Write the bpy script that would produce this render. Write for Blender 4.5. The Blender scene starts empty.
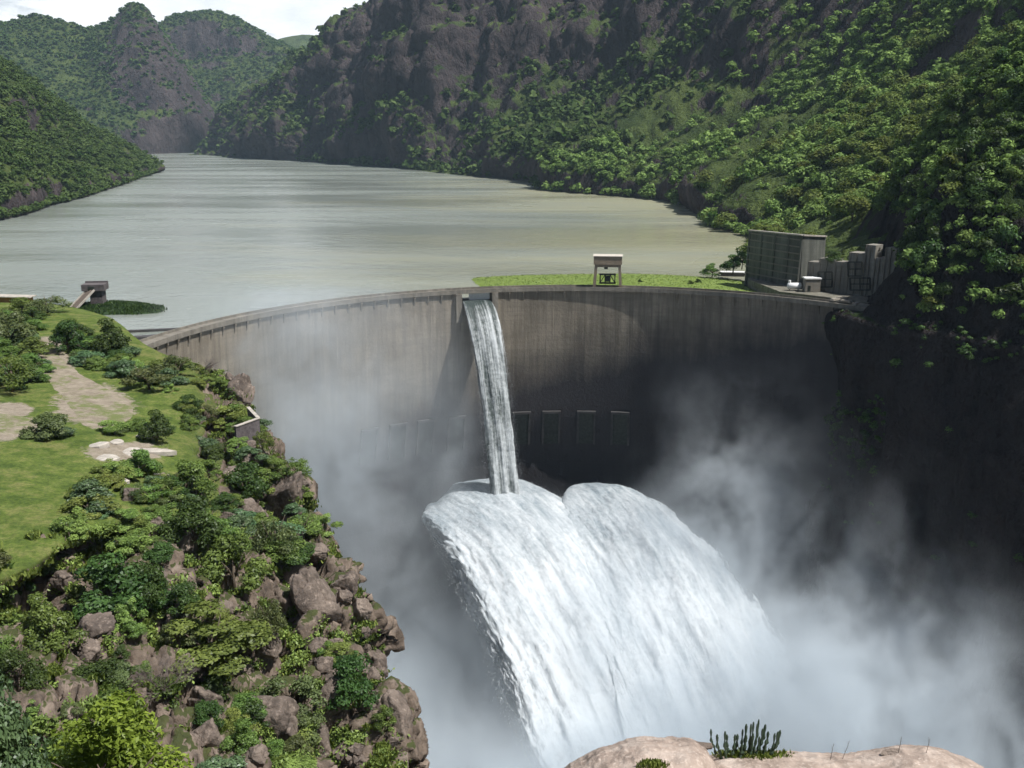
import bpy, math, random
import numpy as np
from mathutils import Vector
from mathutils.bvhtree import BVHTree
rad = math.radians
sc = bpy.context.scene
COL = sc.collection
random.seed(7)
RNG = np.random.default_rng(11)

# ------------------------------------------------------------------ camera model (also used to turn a photo bearing + depth into a place)
F = 1000.0
PITCH = math.atan(256 / F)
CAMZ = 70.0
CP, SP = math.cos(PITCH), math.sin(PITCH)
def ray(u, v):
    a, b = (u - 512) / F, (384 - v) / F
    return np.array([a, CP + b * SP, -SP + b * CP])
def P(u, v, Y):
    d = ray(u, v); t = Y / d[1]
    return np.array([d[0] * t, Y, CAMZ + d[2] * t])
def PZ(u, v, z):
    d = ray(u, v); t = (z - CAMZ) / d[2]
    return np.array([d[0] * t, d[1] * t, z])

# ------------------------------------------------------------------ noise
def _h(ix, iy, iz, s):
    n = (ix * 374761393 + iy * 668265263 + iz * 2147483647 + s * 974634777) & 0xffffffff
    n = ((n ^ (n >> 13)) * 1274126177) & 0xffffffff
    n = ((n ^ (n >> 15)) * 2246822519) & 0xffffffff
    return ((n ^ (n >> 16)) & 0xffffff) / 16777216.0
def vnoise(p, s=0):
    p = np.asarray(p, float)
    i = np.floor(p).astype(np.int64); f = p - i
    f = f * f * f * (f * (f * 6 - 15) + 10)
    r = 0
    for dx in (0, 1):
        wx = f[..., 0] if dx else 1 - f[..., 0]
        for dy in (0, 1):
            wy = f[..., 1] if dy else 1 - f[..., 1]
            for dz in (0, 1):
                wz = f[..., 2] if dz else 1 - f[..., 2]
                r = r + wx * wy * wz * _h(i[..., 0] + dx, i[..., 1] + dy, i[..., 2] + dz, s)
    return r * 2 - 1
def fbm(p, o=4, s=0, g=.5):
    p = np.asarray(p, float); r = 0; a = 1; t = 0
    for k in range(o):
        r = r + a * vnoise(p * 2.03 ** k + 17.3 * k, s + k); t += a; a *= g
    return r / t
def ridged(p, o=4, s=0):
    p = np.asarray(p, float); r = 0; a = 1; t = 0
    for k in range(o):
        r = r + a * (1 - np.abs(vnoise(p * 2.07 ** k + 9.1 * k, s + k)) * 2); t += a; a *= .5
    return r / t
def worley(p, s=0):
    """distance to nearest / second nearest cell point and the nearest cell's hash"""
    p = np.asarray(p, float); i = np.floor(p).astype(np.int64)
    d1 = np.full(p.shape[:-1], 9.); d2 = d1.copy(); hid = d1 * 0
    for dx in (-1, 0, 1):
        for dy in (-1, 0, 1):
            for dz in (-1, 0, 1):
                c = i + np.array([dx, dy, dz])
                q = np.stack([c[..., 0] + _h(c[..., 0], c[..., 1], c[..., 2], s), c[..., 1] + _h(c[..., 0], c[..., 1], c[..., 2], s + 1),
                              c[..., 2] + _h(c[..., 0], c[..., 1], c[..., 2], s + 2)], -1)
                d = np.linalg.norm(q - p, axis=-1)
                m = d < d1
                d2 = np.where(m, d1, np.minimum(d2, d))
                hid = np.where(m, _h(c[..., 0], c[..., 1], c[..., 2], s + 5), hid)
                d1 = np.where(m, d, d1)
    return d1, d2, hid

# ------------------------------------------------------------------ mesh helpers
def mesh(name, V, Fc, mat=None, parent=None, smooth=False, uv=None, attrs=None, loc=None):
    V = np.asarray(V, float); me = bpy.data.meshes.new(name)
    if isinstance(Fc, np.ndarray):
        n, k = Fc.shape
        me.vertices.add(len(V)); me.vertices.foreach_set('co', V.astype(np.float32).ravel())
        me.loops.add(n * k); me.loops.foreach_set('vertex_index', Fc.astype(np.int32).ravel())
        me.polygons.add(n); me.polygons.foreach_set('loop_start', np.arange(0, n * k, k, dtype=np.int32))
        try: me.polygons.foreach_set('loop_total', np.full(n, k, np.int32))
        except Exception: pass
        me.update(calc_edges=True)
    else:
        me.from_pydata([tuple(v) for v in V], [], [tuple(f) for f in Fc])
    me.validate(clean_customdata=False)
    if uv is not None:
        ul = me.uv_layers.new(name='UVMap'); li = np.empty(len(me.loops), np.int32); me.loops.foreach_get('vertex_index', li)
        ul.data.foreach_set('uv', np.asarray(uv, np.float32)[li].ravel())
    for an, av in (attrs or {}).items():
        a = me.attributes.new(an, 'FLOAT', 'POINT'); a.data.foreach_set('value', np.asarray(av, np.float32))
    if smooth: me.polygons.foreach_set('use_smooth', np.ones(len(me.polygons), bool))
    if mat: me.materials.append(mat)
    o = bpy.data.objects.new(name, me); COL.objects.link(o)
    if parent: o.parent = parent
    if loc is not None: o.location = tuple(loc)
    return o
def empty(name, loc=(0, 0, 0), rz=0):
    o = bpy.data.objects.new(name, None); COL.objects.link(o); o.location = tuple(loc); o.rotation_euler = (0, 0, rz); return o
def tag(o, label=None, cat=None, group=None, kind=None):
    if label: o['label'] = label
    if cat: o['category'] = cat
    if group: o['group'] = group
    if kind: o['kind'] = kind
    return o
def gridfaces(nr, nc, wrap=False):
    r, c = np.meshgrid(np.arange(nr - 1), np.arange(nc if wrap else nc - 1), indexing='ij')
    a = r * nc + c; b = r * nc + (c + 1) % nc
    return np.stack([a, b, b + nc, a + nc], -1).reshape(-1, 4)
class MB:
    """collects boxes, tubes, sheets into one mesh"""
    def __init__(s): s.v = []; s.f = []
    def add(s, V, Fc):
        n = len(s.v); s.v += [tuple(float(c) for c in x) for x in V]; s.f += [tuple(int(i) + n for i in f) for f in Fc]; return s
    def hexa(s, b, t):      # bottom ring of 4, top ring of 4 (counter-clockwise seen from above)
        return s.add(list(b) + list(t), [(3, 2, 1, 0), (4, 5, 6, 7), (0, 1, 5, 4), (1, 2, 6, 5), (2, 3, 7, 6), (3, 0, 4, 7)])
    def box(s, c, d, rz=0):
        x, y, z = [k / 2 for k in d]; ca, sa = math.cos(rz), math.sin(rz)
        q = [(c[0] + ca * px - sa * py, c[1] + sa * px + ca * py) for px, py in ((-x, -y), (x, -y), (x, y), (-x, y))]
        return s.hexa([(a, b, c[2] - z) for a, b in q], [(a, b, c[2] + z) for a, b in q])
    def bar(s, p, q, w, h=None):
        p = Vector(p); q = Vector(q); d = (q - p).normalized(); h = h or w
        a = d.cross(Vector((0, 0, 1))); a = a.normalized() if a.length > 1e-4 else Vector((1, 0, 0)); b = a.cross(d).normalized()
        r = [(a * sx * w / 2 + b * sy * h / 2) for sx, sy in ((-1, -1), (1, -1), (1, 1), (-1, 1))]
        return s.hexa([p + k for k in r], [q + k for k in r])
    def tube(s, pts, rs, n=7):
        pts = [Vector(p) for p in pts]; V = []
        for i, p in enumerate(pts):
            d = (pts[min(i + 1, len(pts) - 1)] - pts[max(i - 1, 0)]).normalized()
            a = d.cross(Vector((.3, 1, .1))).normalized(); b = d.cross(a)
            for k in range(n):
                t = 2 * math.pi * k / n; V.append(p + (a * math.cos(t) + b * math.sin(t)) * rs[i])
        Fc = [tuple(x) for x in gridfaces(len(pts), n, True)] + [tuple(range(n - 1, -1, -1)), tuple(range((len(pts) - 1) * n, len(pts) * n))]
        return s.add(V, Fc)
    def build(s, name, mat, parent=None, smooth=False, loc=None): return mesh(name, s.v, s.f, mat, parent, smooth, loc=loc)

# ------------------------------------------------------------------ materials
def newmat(name):
    m = bpy.data.materials.new(name); m.use_nodes = True; nt = m.node_tree
    b = nt.nodes['Principled BSDF']; b.inputs['Specular IOR Level'].default_value = .25
    return m, nt, b
class NT:
    """tiny node writer"""
    def __init__(s, nt): s.nt = nt; s.n = nt.nodes; s.l = nt.links
    def _in(s, sock, v):
        if hasattr(v, 'default_value') or hasattr(v, 'is_output'): s.l.new(v, sock)
        else: sock.default_value = v
    def node(s, typ, out=0, props=None, **ins):
        n = s.n.new(typ)
        for k, v in (props or {}).items(): setattr(n, k, v)
        for k, v in ins.items():
            k = k.replace('_', ' ') if not k[1:].isdigit() else int(k[1:])
            s._in(n.inputs[k], v)
        return n.outputs[out]
    def math(s, op, a, b=0., c=None, clamp=False):
        n = s.n.new('ShaderNodeMath'); n.operation = op; n.use_clamp = clamp
        s._in(n.inputs[0], a); s._in(n.inputs[1], b)
        if c is not None: s._in(n.inputs[2], c)
        return n.outputs[0]
    def noise(s, vec, scale, detail=4, rough=.55, dist=0):
        return s.node('ShaderNodeTexNoise', 0, None, Vector=vec, Scale=scale, Detail=detail, Roughness=rough, Distortion=dist)
    def ramp(s, fac, stops, interp='LINEAR'):
        n = s.n.new('ShaderNodeValToRGB'); s._in(n.inputs[0], fac); cr = n.color_ramp; cr.interpolation = interp
        while len(cr.elements) < len(stops): cr.elements.new(.5)
        for e, (p, c) in zip(cr.elements, stops):
            e.position = p; e.color = (*c, 1) if not isinstance(c, (int, float)) else (c, c, c, 1)
        return n.outputs[0]
    def mix(s, fac, a, b):
        n = s.n.new('ShaderNodeMix'); n.data_type = 'RGBA'
        s._in(n.inputs[0], fac); s._in(n.inputs[6], (*a, 1) if isinstance(a, tuple) else a); s._in(n.inputs[7], (*b, 1) if isinstance(b, tuple) else b)
        return n.outputs[2]
    def map(s, vec, scale):
        return s.node('ShaderNodeMapping', 0, None, Vector=vec, Scale=scale)
    def bump(s, h, strength, dist):
        return s.node('ShaderNodeBump', 0, None, Height=h, Strength=strength, Distance=dist)
def pos(t): return t.node('ShaderNodeNewGeometry', 0)
def objc(t): return t.node('ShaderNodeTexCoord', 3)

def simple(name, col, rough=.8, var=.25, scale=1.5, bump=0, metal=0):
    m, nt, b = newmat(name); t = NT(nt); p = objc(t)
    n = t.noise(p, scale, 5, .6); lo = tuple(c * (1 - var) for c in col); hi = tuple(min(1, c * (1 + var)) for c in col)
    nt.links.new(t.ramp(n, [(.3, lo), (.7, hi)]), b.inputs['Base Color']); b.inputs['Roughness'].default_value = rough; b.inputs['Metallic'].default_value = metal
    if bump: nt.links.new(t.bump(n, bump, .2), b.inputs['Normal'])
    return m

def rock_mat(name, c0, c1, c2, scale, bscale, stain=.5):
    m, nt, b = newmat(name); t = NT(nt); p = pos(t)
    a = t.noise(p, scale, 6, .62, .4)
    col = t.ramp(a, [(.28, c0), (.5, c1), (.72, c2)])
    st = t.noise(t.map(p, (1, 1, .18)), scale * 2.2, 4, .6)
    col = t.mix(t.ramp(st, [(.5, 0), (.68, stain)]), col, tuple(c * .38 for c in c0))
    li = t.noise(p, scale * 7, 3, .6)
    col = t.mix(t.ramp(li, [(.55, 0), (.7, .45)]), col, tuple(min(1, c * 1.5) for c in c2))
    nt.links.new(col, b.inputs['Base Color']); b.inputs['Roughness'].default_value = .9
    h = t.math('ADD', t.noise(p, bscale, 6, .65), t.math('MULTIPLY', t.node('ShaderNodeTexVoronoi', 0, {'feature': 'DISTANCE_TO_EDGE'}, Vector=p, Scale=bscale * .5), .5))
    nt.links.new(t.bump(h, .7, .5 / bscale), b.inputs['Normal'])
    return m

def hill_mat(name, g0, g1, r0, r1, ns):
    """rock where the mesh attribute says so, scrubby green elsewhere"""
    m, nt, b = newmat(name); t = NT(nt); p = pos(t)
    at = t.node('ShaderNodeAttribute', 2, {'attribute_name': 'rock'})
    gn = t.noise(p, ns, 5, .65); g = t.ramp(gn, [(.32, g0), (.68, g1)])
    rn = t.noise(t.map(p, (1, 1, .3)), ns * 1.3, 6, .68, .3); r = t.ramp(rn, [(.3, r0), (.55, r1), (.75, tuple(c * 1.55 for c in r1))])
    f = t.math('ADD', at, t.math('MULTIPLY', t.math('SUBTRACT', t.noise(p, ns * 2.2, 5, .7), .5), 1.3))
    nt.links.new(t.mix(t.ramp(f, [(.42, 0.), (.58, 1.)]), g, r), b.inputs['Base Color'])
    b.inputs['Roughness'].default_value = .95; b.inputs['Specular IOR Level'].default_value = .1
    h = t.noise(t.map(p, (1, 1, .45)), ns * 3, 6, .7)
    nt.links.new(t.bump(h, 1., .35 / ns), b.inputs['Normal'])
    return m

def leaf_mat(name, dark, light, trans=.28, vary=.12, gloss=.025):
    m, nt, b = newmat(name); t = NT(nt)
    at = t.node('ShaderNodeAttribute', 2, {'attribute_name': 'tint'})
    col = t.ramp(at, [(0., dark), (1., light)])
    rnd = t.node('ShaderNodeObjectInfo', 5)
    hsv = t.node('ShaderNodeHueSaturation', 0, None, Hue=t.math('MULTIPLY_ADD', rnd, .05, .475), Value=t.math('MULTIPLY_ADD', rnd, vary * 3, 1 - vary * 1.5), Color=col)
    d = t.node('ShaderNodeBsdfDiffuse', 0, None, Color=hsv)
    tr = t.node('ShaderNodeBsdfTranslucent', 0, None, Color=t.mix(.5, hsv, (.12, .2, .02)))
    gl = t.node('ShaderNodeBsdfGlossy', 0, None, Color=(.6, .6, .6, 1), Roughness=.45)
    s = t.node('ShaderNodeMixShader', 0, None, i0=trans, i1=d, i2=tr)
    s = t.node('ShaderNodeMixShader', 0, None, i0=gloss, i1=s, i2=gl)
    nt.links.new(s, nt.nodes['Material Output'].inputs[0]); nt.nodes.remove(b)
    return m

M = {}
M['rock_left'] = rock_mat('weathered_granite', (.07, .056, .048), (.16, .127, .105), (.28, .225, .185), .16, .55)
M['rock_near'] = rock_mat('pink_granite', (.25, .195, .16), (.41, .325, .27), (.53, .45, .39), 1.7, 9., .4)
M['bark'] = simple('bark', (.12, .095, .07), .9, .4, 3)
M['dry_twig'] = simple('dry_twig', (.17, .14, .125), .9, .3, 3)
M['leaf_mid'] = leaf_mat('leaf_mid_green', (.045, .08, .018), (.22, .31, .075))
M['leaf_dark'] = leaf_mat('leaf_dark_green', (.022, .046, .014), (.095, .16, .042))
M['leaf_pale'] = leaf_mat('leaf_pale_green', (.085, .125, .03), (.31, .40, .10))
M['leaf_lime'] = leaf_mat('leaf_lime', (.05, .11, .012), (.24, .37, .055), .3, .03)
M['leaf_blue'] = leaf_mat('leaf_blue_green', (.035, .07, .03), (.15, .235, .10), .2, .12, .06)
M['leaf_olive'] = leaf_mat('leaf_olive', (.055, .075, .026), (.20, .24, .095))
M['leaf_hill'] = leaf_mat('leaf_hillside', (.04, .07, .018), (.235, .30, .09), .22, .22, .0)
M['leaf_far'] = leaf_mat('leaf_far_hills', (.025, .055, .015), (.10, .15, .05), .1, .1, .0)
M['grass'] = leaf_mat('grass_blades', (.045, .08, .014), (.27, .31, .075), .3)
M['succulent'] = simple('succulent_skin', (.055, .085, .055), .6, .3, 20)
M['white_paint'] = simple('white_paint', (.8, .8, .78), .5, .06, 1)
M['steel_brown'] = simple('painted_steel_brown', (.25, .2, .145), .6, .2, .6)
M['steel_dark'] = simple('dark_machinery', (.03, .035, .03), .5, .4, 1)
M['slab'] = simple('old_concrete_slab', (.42, .38, .33), .9, .3, .8, .3)
M['wood'] = simple('grey_wood', (.14, .11, .09), .9, .3, 2)
M['darkstone'] = simple('dark_stone_masonry', (.115, .10, .10), .9, .35, 1.2, .5)
M['rust'] = simple('rusty_orange_wall', (.30, .15, .05), .85, .3, .7)
M['yard'] = simple('gravel_yard', (.16, .15, .12), .95, .35, .5, .4)
M['weed'] = leaf_mat('floating_weed', (.02, .045, .015), (.06, .11, .03), .1)
M['boom'] = simple('wet_dark_concrete', (.07, .065, .065), .7, .3, .4, .3)

def concrete(name, c, joints=True, wet_shade=0):
    m, nt, b = newmat(name); t = NT(nt)
    uv = t.node('ShaderNodeUVMap', 0); p = pos(t)
    sep = t.n.new('ShaderNodeSeparateXYZ'); nt.links.new(uv, sep.inputs[0]); u, v = sep.outputs[0], sep.outputs[1]
    base = t.ramp(t.noise(p, .06, 6, .62), [(.3, tuple(k * .72 for k in c)), (.55, c), (.75, tuple(k * 1.22 for k in c))])
    st = t.math('MULTIPLY', t.noise(t.map(uv, (.34, .018, 1)), 1, 6, .7), t.math('MULTIPLY_ADD', t.noise(t.map(uv, (.03, .03, 4)), 1, 4, .6), .9, .55))                          # long run-down streaks
    base = t.mix(t.ramp(st, [(.40, 0), (.62, .75)]), base, tuple(k * .42 for k in c))
    st2 = t.noise(t.map(uv, (1.4, .02, 7)), 1, 3, .5)
    base = t.mix(t.ramp(st2, [(.66, 0), (.74, .5)]), base, tuple(min(1, k * 1.7) for k in c))
    blot = t.noise(t.map(uv, (.05, .2, 3)), 1, 5, .7)
    base = t.mix(t.ramp(blot, [(.46, 0), (.68, .5)]), base, tuple(k * .5 for k in c))
    if joints:
        def line(x, per, w):
            f = t.math('FRACT', t.math('DIVIDE', x, per)); return t.math('LESS_THAN', f, w / per)
        ln = t.math('MAXIMUM', t.math('MULTIPLY', line(v, 2.0, .16), .38), t.math('MULTIPLY', line(u, 13.0, .35), .6))
        base = t.mix(t.math('MULTIPLY', ln, t.ramp(t.noise(p, .12, 3), [(.35, 0.2), (.65, 1.)])), base, tuple(k * .4 for k in c))
    if wet_shade:     # lower half spray-damp, plus painted shade rising to the right end; ragged limit
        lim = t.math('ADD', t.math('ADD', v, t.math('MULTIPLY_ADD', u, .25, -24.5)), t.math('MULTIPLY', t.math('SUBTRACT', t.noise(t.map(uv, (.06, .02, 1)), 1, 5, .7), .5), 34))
        base = t.mix(t.ramp(t.math('MULTIPLY_ADD', lim, -.035, .62), [(0., 0.), (1., wet_shade)]), base, (.035, .033, .037))
    nt.links.new(base, b.inputs['Base Color']); b.inputs['Roughness'].default_value = .85
    nt.links.new(t.bump(t.noise(p, .8, 5, .7), .4, .5), b.inputs['Normal'])
    return m
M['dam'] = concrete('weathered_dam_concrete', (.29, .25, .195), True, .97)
M['crest'] = concrete('pale_crest_concrete', (.27, .245, .205), False)
M['stepwall'] = concrete('stained_stepped_concrete', (.30, .28, .24), True)
M['tan_roof'] = simple('pale_tan_roof', (.55, .5, .43), .7, .1, .5)
M['frame'] = simple('damp_frame_concrete', (.058, .055, .054), .8, .3, .5)
M['wallblock'] = concrete('dark_retaining_concrete', (.17, .175, .15), True)

# ------------------------------------------------------------------ sun, sky, camera
SUN = Vector((.44, -.19, .875)).normalized()
EL = math.asin(SUN.z); ROT = math.atan2(SUN.x, SUN.y)
w = bpy.data.worlds.new('World'); sc.world = w; w.use_nodes = True; t = NT(w.node_tree); bg = w.node_tree.nodes['Background']
sk = w.node_tree.nodes.new('ShaderNodeTexSky'); sk.sky_type = 'NISHITA'; sk.sun_disc = False; sk.sun_elevation = EL; sk.sun_rotation = ROT; sk.dust_density = 1.5
gv = t.node('ShaderNodeTexCoord', 0)
cl = t.noise(t.map(gv, (1, 1, 2.6)), 5.5, 8, .6, .3)
cm = t.ramp(cl, [(.34, 0.), (.50, 1.)])
cc = t.ramp(t.noise(t.map(gv, (1, 1, 2.2)), 9., 6, .6), [(.3, (16, 16.8, 18)), (.65, (24., 24., 24.))])
sz = t.n.new('ShaderNodeSeparateXYZ'); w.node_tree.links.new(gv, sz.inputs[0])
low = t.ramp(sz.outputs[2], [(.0, 1.), (.16, .9), (.34, .2), (1., .03)])      # broken cloud, thickest near the horizon
side = t.ramp(sz.outputs[1], [(.1, .0), (.6, 1.)])
w.node_tree.links.new(t.mix(t.math('MULTIPLY', side, t.math('MULTIPLY', cm, low)), sk.outputs[0], cc), bg.inputs[0]); bg.inputs[1].default_value = .052
sl = bpy.data.lights.new('sun', 'SUN'); sl.energy = 5.0; sl.angle = rad(.53); sl.color = (1, .98, .945)
so = bpy.data.objects.new('sun', sl); COL.objects.link(so); so.rotation_euler = SUN.to_track_quat('Z', 'Y').to_euler()
cam = bpy.data.cameras.new('camera'); co = bpy.data.objects.new('camera', cam); COL.objects.link(co); sc.camera = co
cam.sensor_width = 36; cam.lens = 36 * F / 1024; cam.clip_end = 30000; cam.clip_start = .1
co.location = (0, 0, CAMZ); co.rotation_euler = (rad(90) - PITCH, 0, 0)
vs = sc.view_settings; vs.view_transform = 'Standard'; vs.look = 'None'; vs.exposure = .26; vs.gamma = 1; vs.use_curve_mapping = False
sc.render.engine = 'CYCLES'; cy = sc.cycles
cy.use_denoising = True; cy.max_bounces = 5; cy.diffuse_bounces = 2; cy.glossy_bounces = 2; cy.transmission_bounces = 2; cy.transparent_max_bounces = 8; cy.volume_bounces = 3
cy.use_adaptive_sampling = True; cy.adaptive_threshold = .03; cy.sample_clamp_indirect = 4; cy.volume_max_steps = 256

# ------------------------------------------------------------------ lofted land
def catmull(A, n):
    A = np.asarray(A, float); k = len(A); x = np.linspace(0, k - 1, n); i = np.clip(x.astype(int), 0, k - 2); f = (x - i)
    sh = (n,) + (1,) * (A.ndim - 1); f = f.reshape(sh)
    p1, p2 = A[i], A[i + 1]; p0 = np.where((i > 0).reshape(sh), A[np.maximum(i - 1, 0)], 2 * p1 - p2); p3 = np.where((i < k - 2).reshape(sh), A[np.minimum(i + 2, k - 1)], 2 * p2 - p1)
    T = .85
    m1, m2 = (p2 - p0) * .5 * T, (p3 - p1) * .5 * T
    return (2 * f**3 - 3 * f**2 + 1) * p1 + (f**3 - 2 * f**2 + f) * m1 + (-2 * f**3 + 3 * f**2) * p2 + (f**3 - f**2) * m2
def loft(ctrl, nr, nc):
    g = catmull(np.asarray(ctrl, float), nr)
    return catmull(g.transpose(1, 0, 2), nc).transpose(1, 0, 2)
def gnormals(G):
    dr = np.gradient(G, axis=0); dc = np.gradient(G, axis=1); n = np.cross(dr, dc)
    return n / (np.linalg.norm(n, axis=-1, keepdims=True) + 1e-9)
BV = {}
def land(name, G, mat, label=None, kind='structure', rockshift=0., rock=None, flip=False):
    N = gnormals(G)
    if N[..., 2].mean() < 0: N = -N; flip = not flip
    if rock is None:
        rock = np.clip((.62 - N[..., 2]) * 2.2 + .5 + rockshift, 0, 1)
    Fc = gridfaces(*G.shape[:2])
    if flip: Fc = Fc[:, ::-1]
    o = mesh(name, G.reshape(-1, 3), Fc, mat, None, True, attrs={'rock': rock.ravel()})
    tag(o, label, kind=kind); BV[name] = (G, N, rock)
    return o
def disp(G, amp, wl, o=5, seed=0, kind='ridged', mask=1., dirw=None, zs=1.):
    N = gnormals(G)
    if N[..., 2].mean() < 0: N = -N
    if dirw is not None: N = N * (1 - dirw) + np.array([0, 0, 1.]) * dirw
    q = G / wl * np.array([1, 1, zs])
    n = ridged(q, o, seed) if kind == 'ridged' else fbm(q, o, seed)
    return G + N * (n * amp * mask)[..., None]

HB = {}
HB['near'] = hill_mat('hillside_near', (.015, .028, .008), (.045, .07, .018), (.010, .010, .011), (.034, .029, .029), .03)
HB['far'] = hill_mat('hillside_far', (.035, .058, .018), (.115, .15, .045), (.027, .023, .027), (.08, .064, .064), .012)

# ---- the long mountain on the far bank, from the far bend of the lake to the dam
def W(x, y, z=-6): return np.array([x, y, z], float)
cols = [
 [W(-935, 2900), P(205, 152, 2960), P(208, 147, 3000), P(212, 136, 3050), P(214, 133, 3300)],
 [W(-640, 2537), P(256, 135, 2600), P(258, 115, 2680), P(258, 90, 2800), P(260, 92, 3100)],
 [W(-408, 2243), P(322, 134, 2330), P(318, 90, 2470), P(322, 43, 2650), P(330, 42, 3000)],
 [W(-300, 2070), P(362, 125, 2170), P(378, 65, 2330), P(385, 8, 2520), P(395, 5, 2900)],
 [W(-219, 1953), P(402, 122, 2040), P(420, 30, 2130), P(445, -45, 2350), P(450, -60, 2700)],
 [W(-125, 1730), P(455, 145, 1800), P(515, 50, 1960), P(560, -95, 2180), P(560, -120, 2500)],
 [W(26, 1440), P(535, 152, 1500), P(610, 75, 1720), P(670, -120, 2000), P(690, -150, 2400)],
 [W(41, 1245), P(572, 166, 1290), P(668, 95, 1500), P(760, -130, 1780), P(790, -160, 2100)],
 [W(141, 1102), P(655, 172, 1140), P(745, 95, 1290), P(870, -150, 1520), P(900, -180, 1800)],
 [W(168, 1000), P(705, 178, 1035), P(800, 100, 1130), P(960, -160, 1320), P(1000, -190, 1600)],
 [W(157, 792), P(742, 198, 830), P(870, 105, 920), P(1060, -170, 1110), P(1100, -190, 1400)],
 [W(167, 700), P(795, 205, 720), P(930, 105, 770), P(1160, -170, 930), P(1250, -190, 1200)],
 [W(146, 600), P(842, 212, 604), P(985, 112, 640), P(1270, -170, 780), P(1400, -190, 1000)],
 [W(122, 505), P(872, 226, 512), P(1020, 130, 530), P(1400, -150, 640), P(1600, -180, 850)],
 [W(142, 440), P(905, 246, 446), P(1050, 150, 458), P(1550, -120, 540), P(1900, -160, 700)],
]
ctrl = np.array(cols).transpose(1, 0, 2)
ctrl = np.concatenate([ctrl[:1] + np.array([-6, -6, -10]), ctrl], 0)
G = loft(ctrl, 190, 520)
nr, nc = G.shape[:2]
rr = np.linspace(0, 1, nr)[:, None]; up = np.clip((rr - .2) / .12, 0, 1)
dist = G[..., 1]
sc_ = np.clip(dist / 1600, .45, 1.5)
cc_ = np.linspace(0, len(cols) - 1, nc)[None, :]; cliffmask = np.clip((cc_ - 2.0) / .5, 0, 1) * np.clip((6.6 - cc_) / .6, 0, 1) * np.clip((rr - .40 - .10 * np.clip(cc_ - 4, 0, 2)) / .08, 0, 1)
G = disp(G, 42, 200, 3, 3, 'fbm', up * sc_)
G = disp(G, 30, 95, 4, 4, 'ridged', cliffmask, zs=.16)
G = disp(G, 20, 85, 4, 5, 'ridged', up * sc_, zs=.6)
G = disp(G, 6, 22, 3, 9, 'ridged', np.clip(up, .12, 1) * sc_, zs=.5)
N = gnormals(G); N = N if N[..., 2].mean() > 0 else -N
land('mountain', G, HB['far'], rock=np.clip((.62 - N[..., 2]) * 2.2 + .46 + .45 * cliffmask, 0, 1))
mountain = G

# ---- downstream wall of the gorge, camera side of the dam
prof = [(-185, 108), (-90, 122), (-10, 140), (3, 147), (80, 212), (200, 330), (340, 520)]
sts = [(500, -4, 0), (450, -8, 0), (415, -10, 5), (380, -4, 10), (330, 36, 34), (250, 100, 70), (120, 150, 110), (0, 180, 120), (-250, 180, 120)]
g = []
for z, x in prof:
    g.append([W(x + (s[1] if z > -50 else s[2] + 15) + (17 if z > 0 and s[0] > 390 else 0), s[0], z) for s in sts])
G = loft(np.array(g), 150, 220)
r0 = np.linspace(0, 1, 150)[:, None]
G = disp(G, 16, 70, 4, 21, 'ridged', np.clip(np.abs(G[..., 2] + 2) / 30, .1, 1), zs=.5)
G = disp(G, 5, 18, 4, 23, 'ridged', .8, zs=.6)
G, _c = (lambda g_, m_: (g_, m_))(G, 0)
N = gnormals(G); N = N if N[..., 2].mean() > 0 else -N
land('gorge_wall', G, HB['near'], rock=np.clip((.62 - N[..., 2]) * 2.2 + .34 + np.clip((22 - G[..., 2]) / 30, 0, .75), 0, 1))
gorge = G

# ---- hills on the left
cols = [
 [W(-640, 500), P(-210, 190, 700), P(-230, 60, 1050), P(-240, -10, 1400), P(-260, -15, 1700)],
 [W(-520, 660), P(-110, 195, 800), P(-110, 90, 1080), P(-100, 22, 1400), P(-120, 20, 1700)],
 [W(-425, 821), P(0, 190, 880), P(0, 120, 1100), P(0, 66, 1380), P(-10, 66, 1700)],
 [W(-455, 1005), P(55, 178, 1080), P(45, 140, 1250), P(45, 98, 1450), P(40, 98, 1750)],
 [W(-478, 1160), P(98, 175, 1240), P(85, 150, 1380), P(85, 126, 1540), P(80, 126, 1800)],
 [W(-568, 1569), P(143, 171, 1600), P(135, 160, 1640), P(128, 150, 1680), P(120, 150, 1850)],
 [W(-612, 1755), P(162, 168.5, 1770), P(157, 166, 1785), P(150, 164, 1800), P(140, 165, 1900)],
]
ctrl = np.array(cols).transpose(1, 0, 2); ctrl = np.concatenate([ctrl[:1] + np.array([4, -4, -10]), ctrl], 0)
G = loft(ctrl, 110, 230); up = np.clip((np.linspace(0, 1, 110)[:, None] - .2) / .15, 0, 1)
G = disp(G, 14, 150, 4, 31, 'fbm', up * .8); G = disp(G, 6, 40, 4, 33, 'ridged', np.clip(up, .15, 1), zs=.6)
land('left_hill', G, HB['far'], rockshift=-.25)
lefthill = G

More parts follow.
